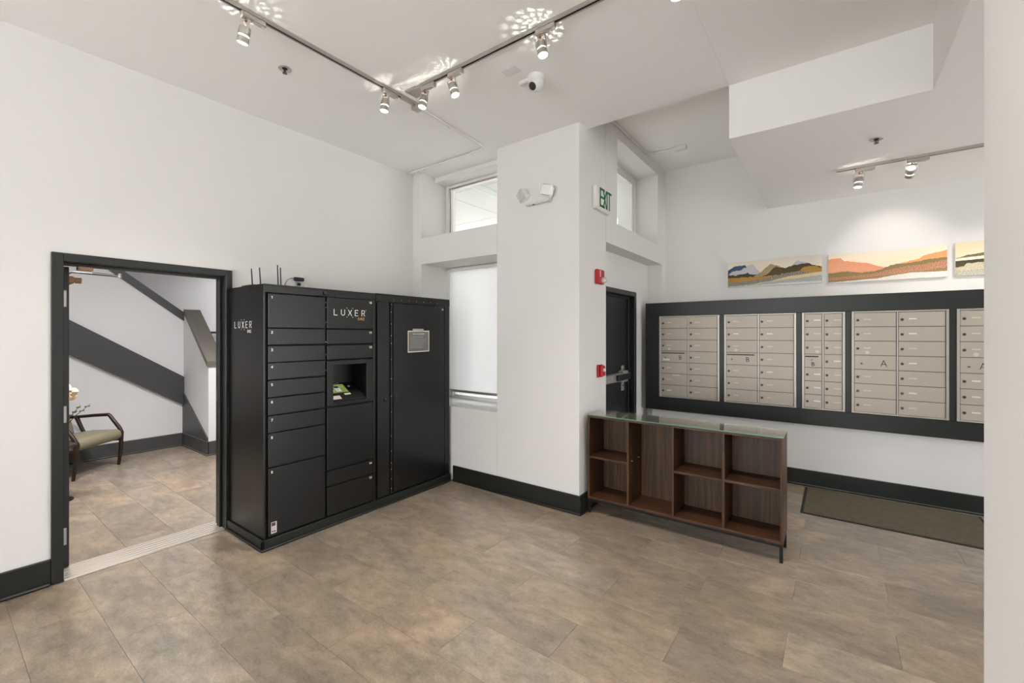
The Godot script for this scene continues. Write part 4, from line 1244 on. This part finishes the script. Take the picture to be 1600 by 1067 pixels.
# ------------------------------------------------------------------ exit door and the things on the walls
func exit_door() -> void:
	world()
	var x := -1.977
	for s in [[4.13, 4.185], [5.175, 5.232]]: wb(-2.30, x + 0.012, 0, 2.078, s[0], s[1], 0.003)
	wb(-2.30, x + 0.012, 2.022, 2.078, 4.185, 5.175, 0.003)
	wb(-2.06, -2.035, 0, 2.022, 5.150, 5.175, 0.002); wb(-2.06, -2.035, 1.997, 2.022, 4.185, 5.150, 0.002)
	var o := struct("door_2", M.trim_paint, "black steel exit door in its frame")
	wb(-2.105, -2.060, 0.01, 2.015, 4.19, 5.168, 0.002); obj("leaf", M.door_black, o)
	wb(-2.06, -2.054, 0.89, 1.19, 4.985, 5.065, 0.002)
	obj("lock_plate", M.steel, o)
	for y in [0.95, 1.00, 1.08, 1.14]: lathe([Vector2(0.012, 0), Vector2(0.010, 0.005), Vector2(0, 0.006)], V(-2.054, y, 5.025), Vector3.RIGHT, 10)
	obj("lock_screws", M.alu_dark, o)
	wb(-2.06, -1.985, 1.02, 1.115, 4.24, 4.90, 0.008); wb(-2.06, -2.0, 1.0, 1.135, 4.90, 5.05, 0.006)
	var bar := obj("panic_bar", M.steel, o)
	wb(-1.99, -1.955, 1.035, 1.10, 4.66, 5.03, 0.008); obj("push_pad", M.black_plastic, bar)
	wb(-2.02, -1.975, 1.03, 1.105, 5.02, 5.05, 0.006); obj("end_cap", M.alu_edge, bar)
	# wall things
	var at := V(EXIT_X, 2.82, 3.81)
	var t := thing("exit_sign", "white box exit sign with green letters on the wall", "sign", at)
	wb(EXIT_X + 0.001, EXIT_X + 0.052, 2.725, 2.930, 3.655, 3.965, 0.006); wb(EXIT_X + 0.001, EXIT_X + 0.040, 2.715, 2.728, 3.66, 3.96, 0.003); obj("housing", M.white_plastic, t)
	begin()
	word(t, M.exit_green, "E", V(EXIT_X + 0.0525, 2.748, 3.715), U, Vector3.UP, 0.155, 0.06, 0.022)
	for line in glyph("X"): stroke([line[0] * Vector2(0.6, 1), line[1] * Vector2(0.6, 1)], V(EXIT_X + 0.0525, 2.748, 3.783), U, Vector3.UP, 0.155, 0.022, 0.0012)
	obj("letter", M.exit_green, t)
	stroke(glyph("I")[0], V(EXIT_X + 0.0525, 2.748, 3.848), U, Vector3.UP, 0.155, 0.022, 0.0012)
	obj("letter", M.exit_green, t)
	for line in glyph("T"): stroke([line[0] * Vector2(0.75, 1), line[1] * Vector2(0.75, 1)], V(EXIT_X + 0.0525, 2.748, 3.875), U, Vector3.UP, 0.155, 0.022, 0.0012)
	obj("letter", M.exit_green, t)
	at = V(EXIT_X, 2.095, 3.765)
	t = thing("fire_strobe", "red fire alarm strobe with a clear lens beside the exit recess", "fire alarm", at)
	wb(EXIT_X + 0.001, EXIT_X + 0.042, 2.03, 2.165, 3.70, 3.835, 0.008); obj("housing", M.red_plastic, t)
	wb(EXIT_X + 0.042, EXIT_X + 0.0435, 2.095, 2.150, 3.735, 3.748); obj("lettering", M.white_print, t)
	ball(V(EXIT_X + 0.048, 2.068, 3.795), Vector3(0.032, 0.030, 0.036), 14, 10); obj("lens", M.clear_plastic, t)
	lathe([Vector2(0.014, 0), Vector2(0.012, 0.01), Vector2(0, 0.012)], V(EXIT_X + 0.042, 2.068, 3.795), Vector3.RIGHT, 12); obj("flash_tube", M.steel, t)
	at = V(EXIT_X, 1.22, 3.80)
	t = thing("fire_pull", "red fire alarm pull box on the wall above the shelf", "fire alarm", at)
	wb(EXIT_X + 0.001, EXIT_X + 0.022, 1.160, 1.278, 3.745, 3.850, 0.006); wb(EXIT_X + 0.02, EXIT_X + 0.048, 1.170, 1.268, 3.765, 3.846, 0.010); obj("housing", M.red_plastic, t)
	wb(EXIT_X + 0.048, EXIT_X + 0.054, 1.215, 1.245, 3.785, 3.830, 0.003); obj("handle", M.white_plastic, t)
	# emergency light on the pier
	at = V(-2.19, 2.83, PIER)
	t = thing("emergency_light", "white twin-head emergency light on the pier", "emergency light", at)
	prism(PackedVector2Array([Vector2(-0.15, 0.02), Vector2(-0.13, -0.065), Vector2(0.12, -0.065), Vector2(0.15, 0.02), Vector2(0.14, 0.065), Vector2(-0.14, 0.065)]), V(-2.19, 2.825, PIER - 0.001), Vector3.RIGHT, Vector3.UP, 0.055)
	prism(PackedVector2Array([Vector2(-0.125, -0.055), Vector2(0.11, -0.055), Vector2(0.13, 0.01), Vector2(0.12, 0.055), Vector2(-0.12, 0.055), Vector2(-0.14, 0.01)]), V(-2.19, 2.825, PIER - 0.054), Vector3.RIGHT, Vector3.UP, 0.012)
	obj("housing", M.white_plastic, t)
	wb(-2.245, -2.225, 2.756, 2.762, PIER - 0.05, PIER - 0.035); obj("indicator", M.marker_ink, t)
	for s in [[-2.325, 2.845, Vector3(-0.45, -0.25, 0.85), 0.5], [-2.065, 2.845, Vector3(0.25, -0.15, 0.95), -0.3]]:
		var keep := xf
		var n: Vector3 = s[2].normalized()
		var up := Vector3.UP.rotated(Vector3(0, 0, 1), s[3])
		var rt := up.cross(n).normalized()
		up = n.cross(rt)
		xf = xf * Transform3D(Basis(rt, up, n), V(s[0], s[1], PIER - 0.085))
		box(Vector3(-0.058, -0.052, -0.05), Vector3(0.058, 0.052, 0.018), 0.020); var hd := obj("lamp_head", M.white_plastic, t)
		box(Vector3(-0.054, -0.048, 0.012), Vector3(0.054, 0.048, 0.034), 0.012); obj("lens", M.clear_plastic, hd)
		for k in 7: box(Vector3(-0.044 + k * 0.0135, -0.04, 0.033), Vector3(-0.037 + k * 0.0135, 0.04, 0.037), 0.001)
		obj("ribs", M.clear_plastic, hd)
		lathe([Vector2(0.012, 0), Vector2(0.030, 0.012)], Vector3(0, 0, 0.006), Vector3(0, 0, 1), 16); obj("reflector", M.satin_nickel, hd)
		xf = keep
	world()

# ------------------------------------------------------------------ the ceiling
func track(label: String, a: Vector3, b: Vector3) -> void:
	var mid := (a + b) / 2.0
	var t := thing("light_track", label, "light track", mid)
	var along := (b - a).normalized()
	var keep := xf
	xf = Transform3D(Basis(along, Vector3.UP, along.cross(Vector3.UP)), Vector3.ZERO)
	var l := (b - a).length() / 2.0
	box(Vector3(-l, -0.002, -0.018), Vector3(l, 0.0, 0.018)); box(Vector3(-l, -0.02, -0.018), Vector3(l, -0.002, -0.008), 0.001); box(Vector3(-l, -0.02, 0.008), Vector3(l, -0.002, 0.018), 0.001)
	obj("rail", M.satin_nickel, t)
	box(Vector3(-l + 0.01, -0.016, -0.008), Vector3(l - 0.01, -0.002, 0.008)); obj("groove", M.locker_gap, t)
	world()

var head_kind := {}

func head(label: String, at: Vector3, along: Vector3, aim: Vector3, power: float, rear := 0.0, angle := 42.0, shy := false) -> void:   # at: on the underside of the track
	var t := thing("track_light", label, "spotlight", at, "track lights on the ceiling tracks")
	along = along.normalized()
	# adapter along the track
	xf = Transform3D(Basis(along, Vector3.UP, along.cross(Vector3.UP)), Vector3.ZERO)
	box(Vector3(-0.03, -0.034, -0.017), Vector3(0.105, 0.001, 0.017), 0.006); obj("adapter", M.satin_nickel, t)
	box(Vector3(0.085, -0.036, -0.012), Vector3(0.10, -0.032, 0.012)); obj("latch", M.white_plastic, t)
	tube([Vector3(0, -0.03, 0), Vector3(0, -0.052, 0)], 0.006, 10); tube([Vector3(0.012, -0.03, 0.01), Vector3(0.022, -0.045, 0.022), Vector3(0.01, -0.06, 0.03)], 0.002, 6); obj("stem", M.copper, t)
	# tilting can: +y of its frame points out of the lens
	var o := Vector3(0, -0.055, 0)
	aim = aim.normalized()
	var fr := frame_of(aim)
	xf = Transform3D(fr, o)
	for s in [-1.0, 1.0]:
		box(Vector3(s * 0.034 - 0.0015, -0.012, -0.007), Vector3(s * 0.034 + 0.0015, 0.062, 0.007), 0.001)
	box(Vector3(-0.034, -0.013, -0.007), Vector3(0.034, -0.010, 0.007), 0.001); obj("yoke", M.satin_nickel, t)
	lathe([Vector2(0.029, 0.040), Vector2(0.031, 0.042), Vector2(0.031, 0.070), Vector2(0.029, 0.071), Vector2(0.029, 0.040)], Vector3.ZERO, Vector3.UP, 28); obj("upper_ring", M.satin_nickel, t)
	lathe([Vector2(0.029, 0.079), Vector2(0.031, 0.080), Vector2(0.031, 0.110), Vector2(0.029, 0.112), Vector2(0.029, 0.079)], Vector3.ZERO, Vector3.UP, 28); obj("lower_ring", M.satin_nickel, t)
	lathe([Vector2(0.028, 0.108), Vector2(0.015, 0.113), Vector2(0, 0.114)], Vector3.ZERO, Vector3.UP, 24); obj("lens", M.lens_glow, t)
	lathe([Vector2(0.027, 0.0705), Vector2(0.0275, 0.0755), Vector2(0.027, 0.080)], Vector3.ZERO, Vector3.UP, 24); obj("glass_band", M.band_glow, t)
	# pierced rear cap: ribs and hoops with gaps that throw a pattern on the ceiling
	for k in 16:
		var a := TAU * k / 16.0
		var b := a + 0.17
		for q in [1.0]:
			var i := Vector3(cos(a) * 0.008, 0.012, sin(a) * 0.008); var j := Vector3(cos(b) * 0.008, 0.012, sin(b) * 0.008)
			var p := Vector3(cos(a) * 0.029, 0.026, sin(a) * 0.029); var r := Vector3(cos(b) * 0.029, 0.026, sin(b) * 0.029)
			quad(i, j, r, p, Vector3.DOWN)
	for k in 4:
		var r := 0.0085 + k * 0.0054
		lathe([Vector2(r, 0.0121 + k * 0.0036), Vector2(r + 0.0023, 0.0136 + k * 0.0036)], Vector3.ZERO, Vector3.UP, 26)
	lathe([Vector2(0, 0.011), Vector2(0.009, 0.012)], Vector3.ZERO, Vector3.UP, 16)
	lathe([Vector2(0.029, 0.026), Vector2(0.030, 0.041)], Vector3.ZERO, Vector3.UP, 28)
	obj("pierced_cap", M.satin_nickel, t)
	var warm := c8(255, 249, 241)
	spot(t, o + fr * Vector3(0, 0.118, 0), aim, power, angle, warm)
	if rear > 0.0:
		ball(Vector3(0, 0.046, 0), Vector3.ONE * 0.0016, 8, 6)
		obj("filament", filament(rear), t)
	world()

func filament(power: float) -> StandardMaterial3D:      # the tiny hot core behind the pierced cap
	var called := "filament_%d" % roundi(power * 10000.0)
	if not M.has(called):
		var m := mat(called, c8(255, 244, 228), 0.5)
		m.emission_enabled = true
		m.emission = c8(255, 246, 232)
		m.emission_energy_multiplier = power / (PI * 0.0016 * 0.0016)
	return M[called]

func sprinkler(label: String, at: Vector3) -> void:
	var t := thing("sprinkler", label, "sprinkler", at, "sprinklers in the ceilings")
	lathe([Vector2(0.018, -0.002), Vector2(0.038, -0.001), Vector2(0.042, -0.004), Vector2(0.040, -0.007), Vector2(0.024, -0.004), Vector2(0.018, -0.002)], at, Vector3.UP, 24); obj("escutcheon", M.steel, t)
	lathe([Vector2(0.022, -0.0005), Vector2(0.0, -0.001)], at, Vector3.UP, 20); obj("hole", M.locker_gap, t)
	lathe([Vector2(0.010, 0), Vector2(0.010, -0.012), Vector2(0.005, -0.016), Vector2(0.004, -0.03), Vector2(0, -0.031)], at, Vector3.UP, 12)
	for s in [-1.0, 1.0]: tube([at + Vector3(s * 0.009, -0.010, 0), at + Vector3(s * 0.013, -0.02, 0), at + Vector3(0, -0.032, 0)], 0.002, 6)
	obj("frame", M.bronze, t)
	lathe([Vector2(0, -0.031), Vector2(0.015, -0.032), Vector2(0.016, -0.034), Vector2(0, -0.0345)], at, Vector3.UP, 16); obj("deflector", M.bronze, t)
	world()

func overhead() -> void:
	# D axis is -z: along the left track
	track("long nickel light track running along the left wall", V(-2.69, CEIL, -3.6), V(-2.69, CEIL, 2.33))
	track("nickel light track crossing toward the soffit", V(-2.46, CEIL, 2.205), V(0.42, CEIL, 2.205))
	track("short nickel light track on the soffit over the mailboxes", V(0.005, 3.01, 4.80), V(3.6, 3.01, 4.80))
	# live end of the left track and canopy of the crossing one
	var at := V(-2.69, CEIL, 2.36)
	var t := thing("track_feed", "nickel end feed box where the left track meets its conduit", "connector", at)
	wb(-2.712, -2.668, CEIL - 0.022, CEIL - 0.0005, 2.20, 2.40, 0.004); wb(-2.728, -2.668, CEIL - 0.05, CEIL - 0.018, 2.33, 2.40, 0.006); obj("box", M.satin_nickel, t)
	at = V(-2.56, CEIL, 2.24)
	t = thing("track_canopy", "square nickel canopy plate at the crossing track's end", "connector", at)
	wb(-2.625, -2.505, CEIL - 0.006, CEIL - 0.0005, 2.18, 2.30, 0.002); wb(-2.60, -2.44, CEIL - 0.022, CEIL - 0.005, 2.185, 2.225, 0.003); obj("plate", M.satin_nickel, t)
	world()
	var k := Vector3(0, 0, -1)
	var r := Vector3.RIGHT
	var yb := CEIL - 0.02
	head("track light nearest the camera on the left track", V(-2.69, yb, 1.10), k, Vector3(-0.28, -1, 0.06), SPOT_POWER, REAR)
	head("track light near the far end of the left track", V(-2.69, yb, 2.06), k, Vector3(-0.04, -1, 0.10), SPOT_POWER, REAR)
	head("track light beside the square canopy on the crossing track", V(-2.425, yb, 2.205), r, Vector3(-0.04, -1, 0.22), SPOT_POWER, REAR)
	head("middle track light of the crossing track, leaning right", V(-2.155, yb, 2.205), r, Vector3(0.30, -1, -0.06), SPOT_POWER, REAR)
	head("track light under the big light pattern, left of the camera dome", V(-1.42, yb, 2.205), r, Vector3(0.20, -1, 0.02), SPOT_POWER, REAR * 1.6)
	head("left track light on the soffit, pointing down at the mat", V(0.165, 2.99, 4.80), r, Vector3(-0.10, -1, 0.12), SOFFIT_POWER, REAR)
	head("right track light on the soffit, turned to the canvases", V(0.50, 2.99, 4.80), r, Vector3(-0.05, -0.62, -1.0), SOFFIT_POWER * 0.5, REAR, 34.0)
	# unseen heads on the rest of the tracks, placed to light walls and floor
	for d in [0.1, -1.0, -2.1, -3.2]: head("unseen track light behind the camera, placed to light the right wall", V(-2.69, yb, d), k, Vector3(0.9, -0.55, -0.12), SPOT_POWER * UNSEEN_BOOST, 0.0)
	for x in [-0.62, 0.10]: head("unseen track light on the crossing track, lights the floor below", V(x, yb, 2.205), r, Vector3(-0.1, -1, -0.15), SPOT_POWER, REAR)
	for x in [1.35, 2.2, 3.05]: head("unseen track light beyond the near wall, lights the mail wall", V(x, 2.99, 4.80), r, Vector3(-0.1, -0.8, -0.6), SOFFIT_POWER, REAR)
	sprinkler("sprinkler in the main ceiling between left track and wall", V(-3.07, CEIL, 1.504))
	sprinkler("sprinkler in the dropped soffit above the mailboxes", V(0.243, 3.01, 4.211))
	# conduits
	from(V(-2.75, CEIL, 3.0))
	var pts := [V(-2.70, CEIL - 0.011, 2.40), V(-2.745, CEIL - 0.011, 2.9), V(-2.745, CEIL - 0.011, 3.20)]
	for i in 7:
		var a := PI / 2 * i / 6.0
		pts.append(V(-2.745 - 0.11 * (1 - cos(a)), CEIL - 0.011, 3.20 + 0.11 * sin(a)))
	pts.append(V(-3.3, CEIL - 0.011, 3.31)); pts.append(V(-3.938, CEIL - 0.011, 3.31))
	tube(pts, 0.0095, 10)
	var c := obj("ceiling_conduit", M.white_metal); c.position = V(-2.75, CEIL, 3.0)
	tag(c, "thin white conduit bending from the left track to the window corner", "conduit")
	for p in [V(-2.745, CEIL - 0.012, 2.78), V(-2.95, CEIL - 0.012, 3.31), V(-3.42, CEIL - 0.012, 3.31)]:
		box(p - Vector3(0.013, 0.008, 0.013), p + Vector3(0.013, 0.011, 0.013), 0.003)
		obj("clip", M.white_metal, c)
	from(V(-1.75, 3.68, 4.5))
	pts = [V(-1.775, 3.676, 3.58), V(-1.775, 3.676, 4.95)]
	for i in 7:
		var a := PI / 2 * i / 6.0
		pts.append(V(-1.775 + 0.12 * (1 - cos(a)), 3.676, 4.98 + 0.12 * sin(a)))
	pts.append(V(-1.47, 3.676, 5.11))
	tube(pts, 0.013, 10)
	c = obj("nook_conduit", M.white_metal); c.position = V(-1.75, 3.68, 4.5)
	tag(c, "white conduit along the raised ceiling above the exit window", "conduit")
	box(V(-1.79, 3.664, 4.55), V(-1.758, 3.689, 4.52), 0.003); obj("clip", M.white_metal, c)
	at = V(-1.40, 3.689, 5.12)
	t = thing("junction_box", "small white junction box ending the raised ceiling's conduit", "junction box", at)
	wb(-1.475, -1.345, 3.652, 3.6895, 5.075, 5.155, 0.005); obj("box", M.white_plastic, t)
	wb(-1.47, -1.35, 3.648, 3.653, 5.08, 5.15, 0.002); obj("cover", M.white_plastic, t)
	# camera dome, its base and the plate beside it
	at = V(-1.72, CEIL, 2.60)
	t = thing("security_camera", "white round security camera on the main ceiling", "camera", at)
	lathe([Vector2(0.0, 0), Vector2(0.058, 0), Vector2(0.058, -0.028), Vector2(0.052, -0.034), Vector2(0.0, -0.034)], V(-1.72, CEIL - 0.0003, 2.615), Vector3.UP, 32); obj("base", M.white_plastic, t)
	ball(V(-1.72, CEIL - 0.052, 2.615), Vector3(0.056, 0.056, 0.056), 28, 18); obj("dome", M.white_plastic, t)
	var aim := Vector3(-0.05, -0.62, 0.70).normalized()
	lathe([Vector2(0.034, 0.044), Vector2(0.036, 0.050), Vector2(0.030, 0.058), Vector2(0.028, 0.054)], V(-1.72, CEIL - 0.052, 2.615), aim, 24); var ring := obj("lens_ring", M.white_plastic, t)
	lathe([Vector2(0.030, 0.052), Vector2(0.012, 0.056), Vector2(0, 0.057)], V(-1.72, CEIL - 0.052, 2.615), aim, 20); obj("lens", M.black_plastic, ring)
	wb(-1.86, -1.765, CEIL - 0.028, CEIL - 0.0005, 2.585, 2.64, 0.010); obj("cable_box", M.white_plastic, t)
	at = V(-1.825, CEIL, 2.465)
	from(at)
	wb(-1.885, -1.765, CEIL - 0.005, CEIL - 0.0005, 2.428, 2.502, 0.002)
	single("cover_plate", M.white_plastic, "flat white cover plate beside the security camera", "cover plate", at)
